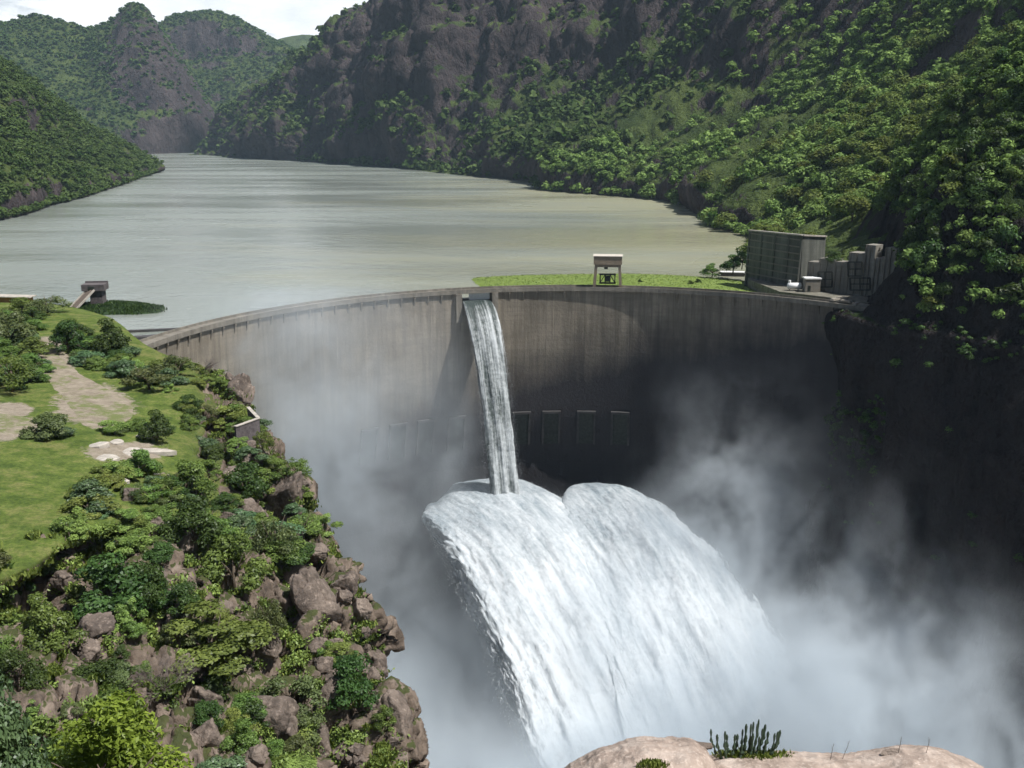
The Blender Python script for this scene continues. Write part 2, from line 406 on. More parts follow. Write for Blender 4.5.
cols = [
 [P(-260, 152, 2600), P(-270, 100, 2900), P(-280, 40, 3200), P(-290, 10, 3400), P(-300, 15, 3900)],
 [P(-90, 152, 2700), P(-90, 100, 2900), P(-80, 55, 3150), P(-80, 26, 3350), P(-90, 30, 3900)],
 [P(0, 152, 2800), P(0, 105, 2950), P(5, 55, 3200), P(5, 29, 3400), P(0, 33, 3900)],
 [P(50, 152, 2850), P(45, 110, 3000), P(45, 60, 3250), P(42, 23, 3450), P(42, 30, 3900)],
 [P(90, 152, 2900), P(85, 115, 3030), P(85, 70, 3250), P(88, 34, 3450), P(90, 40, 3900)],
 [P(120, 152, 2950), P(115, 112, 3050), P(112, 58, 3220), P(114, 26, 3420), P(118, 30, 3900)],
 [P(140, 152, 3000), P(140, 110, 3080), P(137, 50, 3200), P(137, 6, 3380), P(140, 20, 3900)],
 [P(160, 152, 3050), P(165, 112, 3110), P(160, 58, 3220), P(155, 29, 3360), P(160, 35, 3900)],
 [P(178, 152, 3100), P(190, 120, 3140), P(185, 92, 3220), P(178, 62, 3350), P(184, 70, 3900)],
 [P(188, 152, 3150), P(206, 138, 3180), P(204, 120, 3250), P(202, 100, 3370), P(206, 106, 3900)],
 [P(192, 152, 3200), P(216, 147, 3220), P(220, 140, 3280), P(222, 132, 3400), P(226, 135, 3900)],
]
ctrl = np.array(cols).transpose(1, 0, 2); ctrl = np.concatenate([ctrl[:1] + np.array([0, -8, -14]), ctrl], 0)
G = loft(ctrl, 120, 300); up = np.clip((np.linspace(0, 1, 120)[:, None] - .2) / .15, 0, 1)
crag = np.clip((np.linspace(0, 10, 300)[None, :] - 4.6) / .5, 0, 1) * np.clip((np.linspace(0, 1, 120)[:, None] - .38) / .1, 0, 1)
G = disp(G, 26, 260, 4, 41, 'ridged', up * (.75 - .6 * crag), zs=.6); G = disp(G, 12, 90, 4, 45, 'ridged', crag, zs=.2); G = disp(G, 9, 70, 4, 43, 'ridged', np.clip(up, .1, 1), zs=.5)
N = gnormals(G); N = N if N[..., 2].mean() > 0 else -N
land('peaked_hill', G, HB['far'], rock=np.clip((.62 - N[..., 2]) * 2.2 + .36 + .36 * crag, 0, 1)); conehill = G

cols = [[P(a, 155, 3700), P(b, 110, 3900), P(c, 60, 4150), P(d, e, 4300), P(d, e + 6, 4900)] for a, b, c, d, e in
        [(130, 135, 140, 145, 60), (165, 160, 158, 160, 29), (180, 178, 176, 178, 19), (200, 198, 198, 200, 14), (215, 216, 216, 217, 14.5), (235, 238, 238, 238, 22),
         (255, 258, 258, 256, 33), (275, 278, 276, 272, 43), (300, 305, 295, 287, 48), (330, 330, 318, 300, 58), (380, 370, 340, 320, 80)]]
ctrl = np.array(cols).transpose(1, 0, 2); ctrl = np.concatenate([ctrl[:1] + np.array([0, -8, -40]), ctrl], 0)
G = loft(ctrl, 110, 240); up = np.clip((np.linspace(0, 1, 110)[:, None] - .2) / .15, 0, 1)
G = disp(G, 30, 300, 4, 51, 'ridged', up * .6, zs=.6); G = disp(G, 12, 80, 4, 53, 'ridged', up, zs=.5)
land('domed_hill', G, HB['far'], rockshift=.08); domehill = G

cols = [[P(a, 120, 5600), P(a, 80, 5800), P(a, e + 8, 6000), P(a, e, 6200), P(a, e + 4, 7000)] for a, e in
        [(200, 60), (240, 52), (270, 44), (290, 39), (305, 37), (325, 40), (345, 48), (380, 70)]]
ctrl = np.array(cols).transpose(1, 0, 2)
G = loft(ctrl, 60, 120); G = disp(G, 30, 350, 4, 61, 'ridged', .7)
land('distant_hill', G, HB['far'], rockshift=.1)

# ------------------------------------------------------------------ the left bank: terrace, broken cliff, gorge side
U = [
 ([-330, -140, 0, 60, 110, 140, 165, 185], [296, 297, 299, 305, 318, 342, 357, 365], ('z', [0, 0, 0, 0, 0, 0, 1, 1])),
 ([-330, -140, 0, 60, 110, 150, 185, 215], [318, 318, 318, 322, 335, 353, 365, 372], ('z', [4, 4, 3.5, 3, 3, 2.5, 2, 1])),
 ([-330, -140, 0, 60, 110, 150, 200, 245], [348, 348, 348, 350, 358, 366, 374, 381], ('z', [5, 5, 4, 3, 2, 2, 1, 0])),
 ([-330, -140, 0, 50, 100, 150, 205, 255], [395, 395, 395, 395, 398, 400, 400, 402], ('z', [5, 5, 4, 3, 2, 1, 0, -3])),
 ([-330, -140, 0, 50, 100, 160, 220, 266], [448, 448, 448, 448, 448, 445, 440, 438], ('z', [6, 6, 5, 4, 3, 0, -3, -8])),
 ([-330, -140, 0, 60, 125, 195, 265, 318], [505, 505, 505, 500, 492, 490, 485, 502], ('z', [6, 6, 5, 4, 2, -3, -8, -15])),
 ([-330, -140, 0, 70, 140, 210, 285, 342], [588, 584, 576, 541, 516, 535, 545, 548], ('z', [5, 5, 4, 3.5, 1, -5, -11, -18])),
 ([-330, -140, 0, 70, 140, 220, 300, 366], [612, 610, 604, 585, 565, 590, 600, 604], ('y', [139, 138, 138, 152, 163, 163, 168, 178])),
 ([-330, -140, 0, 70, 140, 225, 312, 384], [660, 658, 655, 645, 635, 645, 650, 652], ('y', [124, 122, 124, 132, 140, 147, 153, 163])),
 ([-330, -140, 0, 75, 150, 230, 320, 397], [720, 718, 715, 705, 700, 700, 700, 704], ('y', [112, 110, 112, 117, 123, 129, 138, 150])),
 ([-330, -140, 0, 80, 155, 240, 325, 410], [800, 800, 795, 790, 785, 780, 770, 768], ('y', [96, 94, 94, 98, 103, 109, 121, 137])),
 ([-330, -140, 0, 80, 155, 240, 325, 412], [1000, 1000, 1000, 1000, 980, 960, 930, 900], ('y', [72, 70, 72, 74, 78, 84, 98, 116])),
 ([-330, -140, 0, 80, 155, 240, 325, 405], [1500, 1500, 1500, 1500, 1500, 1400, 1300, 1250], ('y', [46, 45, 45, 46, 48, 54, 66, 82])),
]
rows = []
for uu, vv, (k, ww) in U:
    r = [PZ(a, b, c) if k == 'z' else P(a, b, c) for a, b, c in zip(uu, vv, ww)]
    e = r[-1]; d = (e - r[-2]); d = d / np.linalg.norm(d)
    r.append(e + np.array([1.5, 4, -14])); r.append(e + np.array([7, 9, -60])); r.append(e + np.array([26, 14, -185 - e[2]]))
    rows.append(r)
b0 = [q + np.array([-4, 14, -14 - q[2]]) for q in rows[0][:8]]; b0 += [rows[0][8] + np.array([-4, 6, 0]), rows[0][9] + np.array([-4, 6, 0]), rows[0][10] + np.array([-4, 6, 0])]
rows.insert(0, b0)
last = [q + np.array([0, -40, -40.]) for q in rows[-1]]; rows.append(last)
RC = np.array(rows)
G = loft(RC, 460, 400)
nr, nc = G.shape[:2]
RR = np.linspace(0, len(rows) - 1, nr)[:, None] * np.ones((1, nc)); CC = np.linspace(0, 10, nc)[None, :] * np.ones((nr, 1))
# how rough: smooth lawn and path on the terrace, broken rock on the face and along the edge
face = np.clip((RR - 6.9) / .7, 0, 1)
edge = np.clip((CC - (5.6 - .35 * np.clip(RR - 4, 0, 3))) / 1.2, 0, 1) * np.clip((RR - 1.5) / 1, 0, 1)
rough = np.clip(np.maximum(face, edge) + .06, 0, 1)
slopeveg = np.clip((CC - 4.2) / .8, 0, 1)
G = disp(G, 4.0, 26, 4, 71, 'fbm', np.clip(rough - .05, 0, 1))
def blocks(G, wl, amp, seed, mask):
    d1, d2, hid = worley(G / np.array([wl, wl, wl * 1.5]) + 5 + .25 * np.stack([fbm(G / wl * .9, 2, seed + k) for k in range(3)], -1), seed)
    N = gnormals(G); N = -N if N[..., 2].mean() < 0 else N
    crack = np.clip((d2 - d1) / .22, 0, 1)
    return G + N * ((hid - .5) * amp + (np.sqrt(crack) - 1) * amp * .75)[..., None] * mask[..., None], crack
rk = np.clip((rough - .25) / .4, 0, 1)
G, ck = blocks(G, 15, 8.0, 81, rk)
G, ck2 = blocks(G, 5.2, 2.6, 87, rk); G, ck3 = blocks(G, 2.2, .8, 89, rk)
G = disp(G, .5, 6, 4, 91, 'fbm', np.clip(rough, .35, 1)); G = disp(G, .35, 2.2, 3, 93, 'fbm', rough)
N = gnormals(G); N = -N if N[..., 2].mean() < 0 else N
patch = fbm(G / 11, 4, 95)
rockv = np.clip((.66 - N[..., 2]) * 2.0 + .45 + patch * .55, 0, 1) * np.clip(rough * 1.6 - .1, 0, 1)
rockv = np.clip(rockv + .22 * np.maximum(face, edge), 0, 1); rockv = np.maximum(rockv, np.clip((CC - 7.05) / .3, 0, 1) * np.clip((RR - 2) / 1, 0, 1))
# beaten earth round the path and the foundations
m, nt, b = newmat('left_bank_ground'); t = NT(nt); p = pos(t)
at = t.node('ShaderNodeAttribute', 2, {'attribute_name': 'rock'}); bare = t.node('ShaderNodeAttribute', 2, {'attribute_name': 'bare'})
gr = t.ramp(t.noise(p, .22, 6, .7), [(.32, (.05, .085, .018)), (.5, (.12, .165, .034)), (.68, (.215, .235, .07))])
gr = t.mix(t.ramp(t.noise(p, 1.6, 4, .7), [(.35, .75), (.6, 0.)]), gr, (.05, .075, .018))
gr = t.mix(t.ramp(t.noise(p, .11, 5, .75), [(.5, 0.), (.66, .55)]), gr, (.20, .185, .075))
scr = t.node('ShaderNodeAttribute', 2, {'attribute_name': 'scrub'}); gr = t.mix(t.math('MULTIPLY', scr, .8), gr, (.055, .058, .028))
er = t.ramp(t.noise(p, .5, 5, .7), [(.3, (.20, .165, .12)), (.7, (.36, .31, .25))])
gr = t.mix(t.ramp(t.math('ADD', bare, t.math('MULTIPLY', t.math('SUBTRACT', t.noise(p, .35, 5, .7), .5), 1.2)), [(.45, 0.), (.6, 1.)]), gr, er)
ro = t.ramp(t.noise(t.map(p, (1, 1, .5)), .3, 7, .68, .3), [(.25, (.05, .040, .033)), (.48, (.165, .128, .10)), (.7, (.30, .24, .195))])
ro = t.mix(t.ramp(t.noise(t.map(p, (1, 1, .14)), .55, 4, .6), [(.52, 0.), (.68, .65)]), ro, (.045, .038, .035))
f = t.math('ADD', at, t.math('MULTIPLY', t.math('SUBTRACT', t.noise(p, .8, 5, .7), .5), .7))
nt.links.new(t.mix(t.ramp(f, [(.42, 0.), (.55, 1.)]), gr, ro), b.inputs['Base Color']); b.inputs['Roughness'].default_value = .95; b.inputs['Specular IOR Level'].default_value = .12
nt.links.new(t.bump(t.noise(p, 1.3, 7, .7), .8, .5), b.inputs['Normal'])
M['bank'] = m
def pxof(p):
    x, y, z = p[..., 0], p[..., 1], p[..., 2] - CAMZ
    dep = y * CP - z * SP; upc = y * SP + z * CP
    return 512 + F * x / dep, 384 - F * upc / dep
uu, vv = pxof(G)
barev = np.zeros(G.shape[:2])
for cu, cv, ru, rv in ((95, 405, 55, 26), (55, 365, 26, 20), (10, 428, 45, 16), (125, 452, 55, 14), (50, 345, 20, 12), (10, 410, 30, 10)):
    barev = np.maximum(barev, np.clip(1.25 - np.hypot((uu - cu) / ru, (vv - cv) / rv), 0, 1))
Fc = gridfaces(nr, nc)
bank = mesh('terrain', G.reshape(-1, 3), Fc, M['bank'], None, True, attrs={'rock': rockv.ravel(), 'bare': (barev * (CC < 6)).ravel(), 'scrub': np.clip(np.maximum(face, edge) * 1.3, 0, 1).ravel()})
tag(bank, kind='structure')
bank_bvh = BVHTree.FromPolygons([tuple(v) for v in G.reshape(-1, 3)], [tuple(int(i) for i in f) for f in Fc])
ORG = Vector((0, 0, CAMZ))
def hit(u, v, bvh=None):
    d = Vector(ray(u, v)).normalized(); h = (bvh or bank_bvh).ray_cast(ORG, d)
    return (h[0], h[1], h[3]) if h[0] is not None else None
def down(x, y, bvh=None):
    h = (bvh or bank_bvh).ray_cast(Vector((x, y, 400)), Vector((0, 0, -1))); return h[0]

# ------------------------------------------------------------------ near hill under the camera and the rock at its brink
xs = np.linspace(-70, 60, 130); ys = np.concatenate([np.linspace(-30, 60, 90), np.linspace(61, 80, 20)])
X, Y = np.meshgrid(xs, ys)
Z = 68.3 - np.where(Y > 0, .735 * Y, .2 * Y) - np.where(Y > 56, (Y - 56) ** 1.9 * .25, 0) + .35 * fbm(np.stack([X / 4, Y / 4, 0 * X], -1), 4, 101) - .8
Z = Z - np.clip(X - 14, 0, 99) * .5 - np.clip(X - 30, 0, 99) * .7
G = np.stack([X, Y, Z], -1)
tag(mesh('slope', G.reshape(-1, 3), gridfaces(*G.shape[:2]), M['bank'], None, True, attrs={'rock': np.clip(.2 + fbm(G.reshape(-1, 3) / 5, 4, 3), 0, 1), 'bare': np.full(G.size // 3, .3)}), kind='structure')
near_bvh = BVHTree.FromPolygons([tuple(v) for v in G.reshape(-1, 3)], [tuple(int(i) for i in f) for f in gridfaces(*G.shape[:2])])

def brink(name, edge, u0, u1, Y0, label, seed):
    us = np.linspace(u0, u1, 200); ve = np.interp(us, [e[0] for e in edge], [e[1] for e in edge])
    ve = np.convolve(np.pad(ve, 6, 'edge'), np.ones(13) / 13, 'valid')
    pe = np.array([P(a, b, Y0) for a, b in zip(us, ve)])
    tt = np.linspace(-4.2, 2.6, 120)
    G = np.zeros((120, 200, 3)); base = np.minimum(np.abs(us - u0), np.abs(us - u1))
    for i, s in enumerate(tt):
        z = pe[:, 2] - (.67 * max(s, -1.34) + .25 * max(s, -1.34) ** 2 * (1.6 if s > 0 else 1))
        if s < -1.34: z = z - (s + 1.34) ** 2 * .06
        G[i] = np.stack([pe[:, 0] * (1 + s / Y0 * .4), np.full(200, Y0 + s), z], -1)
    side = np.clip(base / 22, 0, 1); G[..., 2] -= (1 - np.sqrt(1 - (1 - side) ** 2))[None, :] * 1.3
    G = disp(G, .10, 1.4, 5, seed, 'fbm'); G = disp(G, .035, .28, 4, seed + 3, 'ridged')
    o = mesh(name, G.reshape(-1, 3), gridfaces(120, 200), M['rock_near'], None, True)
    tag(o, label, 'rock'); return BVHTree.FromPolygons([tuple(v) for v in G.reshape(-1, 3)], [tuple(int(i) for i in f) for f in gridfaces(120, 200)])
bv1 = brink('rock_outcrop', [(545, 790), (565, 768), (600, 750), (640, 738.5), (690, 740), (703, 748), (716, 768)], 540, 722, 15.0,
            'rounded pinkish granite dome with a bare top next to the euphorbia clump', 111)
bv2 = brink('rock_outcrop', [(690, 768), (712, 757), (740, 755), (790, 753.5), (830, 756), (860, 754), (900, 747), (930, 748.5), (960, 757), (985, 770), (1000, 790)], 686, 1005, 15.3,
            'long pale granite slab under the euphorbia clump and the dry stalks', 117)

# ------------------------------------------------------------------ ground, lake, river
gm = simple('gorge_floor_rock', (.10, .09, .08), .9, .3, .02)
Vg = [(-14000, -6000, -190), (14000, -6000, -190), (14000, 16000, -190), (-14000, 16000, -190)]
tag(mesh('ground', Vg, [(0, 1, 2, 3)], gm), kind='structure')
CX, CY, R0 = 27.0, 296.0, 150.0
def arc(a, r): return CX + r * math.cos(a), CY + r * math.sin(a)
m, nt, b = newmat('lake_water'); t = NT(nt); p = pos(t)
ps = t.map(p, (1, .28, 1))
patch = t.noise(t.map(p, (.35, 1.3, 1)), .006, 5, .6, .6)
sx_ = t.n.new('ShaderNodeSeparateXYZ'); nt.links.new(p, sx_.inputs[0])
silt = t.math('ADD', t.math('MULTIPLY_ADD', sx_.outputs[0], .0022, .35), t.math('MULTIPLY', t.math('SUBTRACT', t.noise(t.map(p, (.4, 1.1, 1)), .006, 5, .65, .8), .5), 2.2))
nt.links.new(t.ramp(silt, [(.0, (.23, .252, .222)), (.4, (.28, .288, .222)), (1., (.335, .32, .20))]), b.inputs['Base Color'])
nt.links.new(t.ramp(patch, [(.4, .12), (.62, .32)]), b.inputs['Roughness']); b.inputs['IOR'].default_value = 1.33; b.inputs['Specular IOR Level'].default_value = .5
h = t.math('ADD', t.math('MULTIPLY', t.noise(p, .35, 4, .6), .5), t.noise(p, .08, 3, .6))
nt.links.new(t.node('ShaderNodeBump', 0, None, Height=h, Strength=t.ramp(patch, [(.35, .26), (.65, .5)]), Distance=1.2), b.inputs['Normal'])
M['lake'] = m
A0, A1 = rad(176), rad(28)
poly = [(*arc(A0 + (A1 - A0) * k / 60, R0 + 5), -4) for k in range(61)]
poly = [(-330, 330, -4), (-128, 318, -4)] + poly[1:-1] + [(190, 372, -4), (400, 380, -4), (3000, 400, -4), (3000, 9500, -4), (-7000, 9500, -4), (-7000, 330, -4)]
tag(mesh('water', poly, [tuple(range(len(poly) - 1, -1, -1))], M['lake']), kind='structure')
m, nt, b = newmat('river_foam'); t = NT(nt); p = pos(t)
fo = t.noise(p, .05, 7, .7, 1.); nt.links.new(t.ramp(fo, [(.35, (.30, .33, .33)), (.55, (.85, .87, .88))]), b.inputs['Base Color']); b.inputs['Roughness'].default_value = .6
nt.links.new(t.bump(t.noise(p, .25, 6, .7), 1., 2.), b.inputs['Normal']); M['river'] = m
X, Y = np.meshgrid(np.linspace(-140, 260, 200), np.linspace(40, 470, 215)); G = np.stack([X, Y, 0 * X - 172], -1)
G[..., 2] += 3.5 * fbm(G / 22, 5, 121) + 8 * np.exp(-(((X - 75) / 60) ** 2 + ((Y - 320) / 50) ** 2)) * (1 + fbm(G / 9, 4, 123))
tag(mesh('river', G.reshape(-1, 3), gridfaces(*G.shape[:2]), M['river'], None, True), kind='structure')

# ------------------------------------------------------------------ the arch dam
dam = tag(empty('arch_dam', (CX, CY, 0)), 'tall curved grey concrete arch dam holding back the lake', 'dam')
def off(z):   # downstream face, distance from the axis of the arch as one goes down
    return np.interp(z, [-185, -150, -110, -85, -60, -30, 0], [6, 9, 11, 9, 4, 1, 0])
def thick(z): return np.interp(z, [-185, -60, 0], [24, 14, 5.5])
AG, HG = rad(106.6), rad(2.55)       # overflow gate
ZG = -6.6
V = []; Fq = []; UVs = []
def arcband(a0, a1, z0, z1, na, nz):
    """closed block of the arch between two angles and two heights"""
    aa = np.linspace(a0, a1, na); zz = np.linspace(z0, z1, nz)
    n0 = len(V)
    for side in (0, 1):
        for z in zz:
            for a in aa:
                r = R0 + off(z) + (thick(z) if side else 0)
                V.append((r * math.cos(a), r * math.sin(a), z)); UVs.append((R0 * a, z))
    k = na * nz
    for i in range(nz - 1):
        for j in range(na - 1):
            q = n0 + i * na + j
            Fq.append((q, q + 1, q + na + 1, q + na)); Fq.append((k + q + 1, k + q, k + q + na, k + q + na + 1))
    for j in range(na - 1):
        q = n0 + j; Fq.append((q + 1, q, q + k, q + k + 1)); q = n0 + (nz - 1) * na + j; Fq.append((q, q + 1, q + k + 1, q + k))
    for i in range(nz - 1):
        q = n0 + i * na; Fq.append((q, q + na, q + na + k, q + k)); q += na - 1; Fq.append((q + na, q, q + k, q + na + k))
arcband(A0, A1, -185, ZG, 180, 60)
arcband(A0, AG + HG, ZG, -.9, 80, 4); arcband(AG - HG, A1, ZG, -.9, 90, 4)
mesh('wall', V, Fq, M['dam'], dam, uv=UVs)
def arcsolid(mb, a0, a1, r0, r1, z0, z1, n):
    for k in range(n):
        a, c = a0 + (a1 - a0) * k / n, a0 + (a1 - a0) * (k + 1) / n
    aa = np.linspace(a0, a1, n + 1); V = []
    for a in aa:
        for r, z in ((r0, z0), (r1, z0), (r1, z1), (r0, z1)): V.append((r * math.cos(a), r * math.sin(a), z))
    Fq = [tuple(f) for f in gridfaces(n + 1, 4, True)] + [(0, 1, 2, 3), (n * 4 + 3, n * 4 + 2, n * 4 + 1, n * 4)]
    mb.add(V, Fq)
def part(mb, name, mat):
    o = mb.build(name, mat, dam); me = o.data; ul = me.uv_layers.new(name='UVMap')
    for l in me.loops:
        v = me.vertices[l.vertex_index].co; ul.data[l.index].uv = (R0 * math.atan2(v.y, v.x), v.z)
    return o
q = MB(); arcsolid(q, A0, A1, R0 - .9, R0 + 5.9, -.88, 0, 150); part(q, 'crest_road', M['crest'])
q = MB(); arcsolid(q, A0, A1, R0 - .88, R0 - .6, .004, .95, 150); part(q, 'parapet', M['crest'])
q = MB(); arcsolid(q, A0, A1, R0 + 5.6, R0 + 5.88, .004, .95, 150); part(q, 'parapet', M['crest'])
na = 62
for k in range(na):
    a = A0 + (A1 - A0) * (k + .5) / na
    if abs(a - AG) < HG * 1.25: continue
    q = MB(); da = .32 / R0
    V8 = []
    for aa_ in (a - da, a + da):
        for r, z in ((R0 + .2, -5.2), (R0 - .8, -1.6), (R0 - .8, -.9), (R0 + .2, -.9)): V8.append((r * math.cos(aa_), r * math.sin(aa_), z))
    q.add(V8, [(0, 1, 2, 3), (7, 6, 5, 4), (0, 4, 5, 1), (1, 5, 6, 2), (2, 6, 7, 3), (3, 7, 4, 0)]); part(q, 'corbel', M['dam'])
for s in (-1, 1):      # piers either side of the overflow gate
    q = MB(); a = AG + s * (HG + .011); arcsolid(q, a - .009, a + .009, R0 - 1.6, R0 + .5, -13.5 if s > 0 else -10, -.95, 2); part(q, 'pier', M['crest'])
q = MB(); arcsolid(q, AG - HG + .002, AG + HG * .45, R0 + 1.2, R0 + 1.6, -4.1, -.95, 6); part(q, 'gate', M['white_paint'])
for k, uc in enumerate((368, 397, 425, 456, 521, 551, 586, 620)):      # mouths of the mid-height sluices
    pt = P(uc, 428, 448); a = math.atan2(pt[1] - CY, pt[0] - CX)
    for _ in range(4):
        zc = -66; rr_ = R0 + off(zc); d = ray(uc, 428); tt = (zc - CAMZ) / d[2]
        # where the bearing meets the face
        s_, e_ = 300., 520.
        for _i in range(40):
            mid = (s_ + e_) / 2; x, y = d[0] / d[1] * mid, mid
            if math.hypot(x - CX, y - CY) < rr_: s_ = mid
            else: e_ = mid
        a = math.atan2(y - CY, x - CX)
    def bxs(q, da0, da1, z0, z1, proud):
        V8 = []
        for aa_ in (a + da0 / R0, a + da1 / R0):
            for z, inn in ((z0, 0), (z1, 0), (z1, 1), (z0, 1)):
                r = R0 + off(z) - (proud if not inn else -.6); V8.append((r * math.cos(aa_), r * math.sin(aa_), z))
        q.add(V8, [(3, 2, 1, 0), (4, 5, 6, 7), (0, 1, 5, 4), (1, 2, 6, 5), (2, 3, 7, 6), (3, 0, 4, 7)])
    q = MB(); bxs(q, -4.2, -3.3, -75, -59, 1.3); bxs(q, 3.3, 4.2, -75, -59, 1.3); bxs(q, -4.2, 4.2, -58.98, -57.9, 1.6); f = part(q, 'sluice_frame', M['frame'])
    q = MB(); bxs(q, -3.28, 3.28, -75, -59.02, .12); o = part(q, 'sluice_gate', M['steel_dark']); o.parent = f

# ------------------------------------------------------------------ falling water
def water_mat(name, dark, white, lo, hi, su, sv, rough=.5, sss=False):
    m, nt, b = newmat(name); t = NT(nt); uv = t.node('ShaderNodeUVMap', 0); p = pos(t)
    n1 = t.noise(t.map(uv, (su, sv, 1)), 1, 6, .68, .4); n2 = t.noise(p, .55, 5, .7)
    f = t.math('ADD', t.math('MULTIPLY', n1, .65), t.math('MULTIPLY', n2, .35))
    at = t.node('ShaderNodeAttribute', 2, {'attribute_name': 'foam'})
    nt.links.new(t.mix(t.ramp(t.math('ADD', t.math('ADD', f, at), t.math('MULTIPLY', t.math('SUBTRACT', t.noise(t.map(uv, (.09, .03, 1)), 1, 4, .6), .5), .55)), [(lo, 0.), (hi, 1.)]), dark, white), b.inputs['Base Color'])
    b.inputs['Roughness'].default_value = rough
    big = t.noise(t.map(uv, (.07, .03, 1)), 1, 4, .6); nt.links.new(t.bump(f, .9, 1.2), b.inputs['Normal'])
    rim = t.node('ShaderNodeAttribute', 2, {'attribute_name': 'rim'})      # the sheet tears open towards its edges
    al = t.math('SUBTRACT', t.math('ADD', t.noise(t.map(uv, (su * 1.6, sv * 1.5, 5)), 1, 6, .7, .5), .22), t.math('MULTIPLY', rim, .62))
    nt.links.new(t.ramp(al, [(.22, 0.), (.34, 1.)]), b.inputs['Alpha'])
    return m
M['jet'] = water_mat('churned_white_water', (.25, .295, .325), (.585, .615, .635), .32, .62, .45, .075)
M['flake'] = simple('spray_drops', (.68, .71, .73), .6, .04, 1)
M['fall'] = water_mat('streaked_falling_water', (.045, .06, .055), (.56, .59, .60), .40, .66, 1.1, .03, .3)
def jet(name, x0, y0, z0, dx, w0, w1, T, label, seed, lift=.10, L=178, kink=.62, step=0, inner=1):
    root = tag(empty(name, (0, 0, 0)), label, 'water jet', 'sluice jets below the dam')
    ns, nw = 420, 230
    s = np.linspace(0, L, ns)[:, None]; th = np.linspace(0, 2 * math.pi, nw, endpoint=False)[None, :]
    f = s / L
    hw = w0 + (w1 - w0) * f ** kink
    cx = x0 + dx * s; cyy = y0 - math.sqrt(1 - dx * dx) * s; cz = z0 + lift * s - .0037 * s * s
    cwx, cwy = math.sqrt(1 - dx * dx), dx
    ww = np.cos(th); hh = np.sign(np.sin(th)) * np.abs(np.sin(th)) ** .6
    lowl = -6.5 * np.clip((-ww - .15) / .6, 0, 1) * (1 - .6 * np.clip(f * 1.6, 0, 1)) * step
    tk = T * (.35 + .65 * np.clip(f * 3, 0, 1)) * np.where(hh > 0, 1, .7)
    lob = .16 * np.cos(ww * 5.3 + seed) + .10 * np.cos(ww * 11 + 2 * seed + f * 3)
    A = hw * ww; B = tk * hh * (1 + lob * f ** .4)
    tap = np.sqrt(np.clip(f * 11, .0015, 1)); hw = hw * (.5 + .5 * tap); A = hw * ww; B = B * tap * (1 - (.4 if inner > 0 else .95) * np.clip(ww * inner, 0, 1) ** 1.1 * np.clip(f * 4, 0, 1))
    slope = lift - .0074 * s
    G = np.stack([cx + cwx * A + 0 * th, cyy + cwy * A + B * .45 * np.clip(-slope, 0, 1) * -1, cz + B + lowl + 0 * th - np.abs(ww) ** 2.5 * f * 3.5 * (ww * inner < 0)], -1)
    N = np.stack([ww * cwx + 0 * s, ww * cwy - .5 * np.clip(-slope, 0, 1) + 0 * ww, hh + 0 * s], -1); N /= np.linalg.norm(N, axis=-1, keepdims=True)
    q = np.stack([A / 3.6 + 0 * s, (s / 13 + 0 * th), B / 3.6 + seed], -1)
    q2 = np.stack([A / 1.3, s / 3.2 + 0 * th, B / 1.3 + seed], -1)
    amp = (.35 + 2.0 * f) * (1 + .9 * np.clip(-ww * inner - .7, 0, 1) / .3 - .45 * np.clip(ww * inner - .3, 0, .7) / .7)
    D = amp * (fbm(q, 4, seed) * 1.6 + ridged(q2, 2, seed + 7) * .3) + .12 * amp * vnoise(G / 1.1, seed)
    G = G + N * D[..., None]
    uv = np.stack([A + 0 * s, s + 0 * th], -1).reshape(-1, 2)
    foam = (-.13 + .30 * np.clip(f * 1.3, 0, 1) + 0 * th)
    mesh('core', G.reshape(-1, 3), gridfaces(ns, nw, True), M['jet'], root, True, uv=uv, attrs={'foam': foam.ravel(), 'rim': (np.clip((np.abs(ww) - .62) / .38, 0, 1) ** 1.3 * np.clip(f * 5, .15, 1) * np.where(ww * inner > 0, .25, 1.) + 0 * th).ravel()})
    # torn drops all round the core
    r = np.random.default_rng(seed); n = 34000
    i = (r.random(n) ** .7 * (ns - 1)).astype(int); j = r.integers(0, nw, n)
    c = G[i, j] + N[i, j] * (r.exponential(.4, n) * (.3 + 2.0 * i / ns))[:, None] + r.normal(0, .3, (n, 3))
    sz = r.uniform(.035, .12, n) * (1 + 1.0 * i / ns)
    a = r.normal(0, 1, (n, 3)); a /= np.linalg.norm(a, axis=1, keepdims=True); bb = np.cross(a, r.normal(0, 1, (n, 3))); bb /= np.linalg.norm(bb, axis=1, keepdims=True); cc_ = np.cross(a, bb)
    VV = np.stack([c + a * sz[:, None], c + bb * sz[:, None], c - (a + bb) * .6 * sz[:, None], c + cc_ * 1.2 * sz[:, None]], 1).reshape(-1, 3)
    k = np.arange(n)[:, None] * 4; Ft = np.concatenate([k + np.array([[0, 1, 2]]), k + np.array([[0, 1, 3]]), k + np.array([[1, 2, 3]]), k + np.array([[2, 0, 3]])], 0)
    tag(mesh('spray', VV, Ft, M['flake'], root), kind='stuff')
jet('water_jet', -26, 437, -90, .54, 20, 54, 8, 'broad white double jet leaping from the foot of the overflow waterfall', 137, .115, kink=.7, step=1, inner=1)
jet('water_jet', 32, 437, -90, .375, 8, 49, 7.5, 'separate white jet curving down against the dark shaded wall', 143, .055, inner=-1)

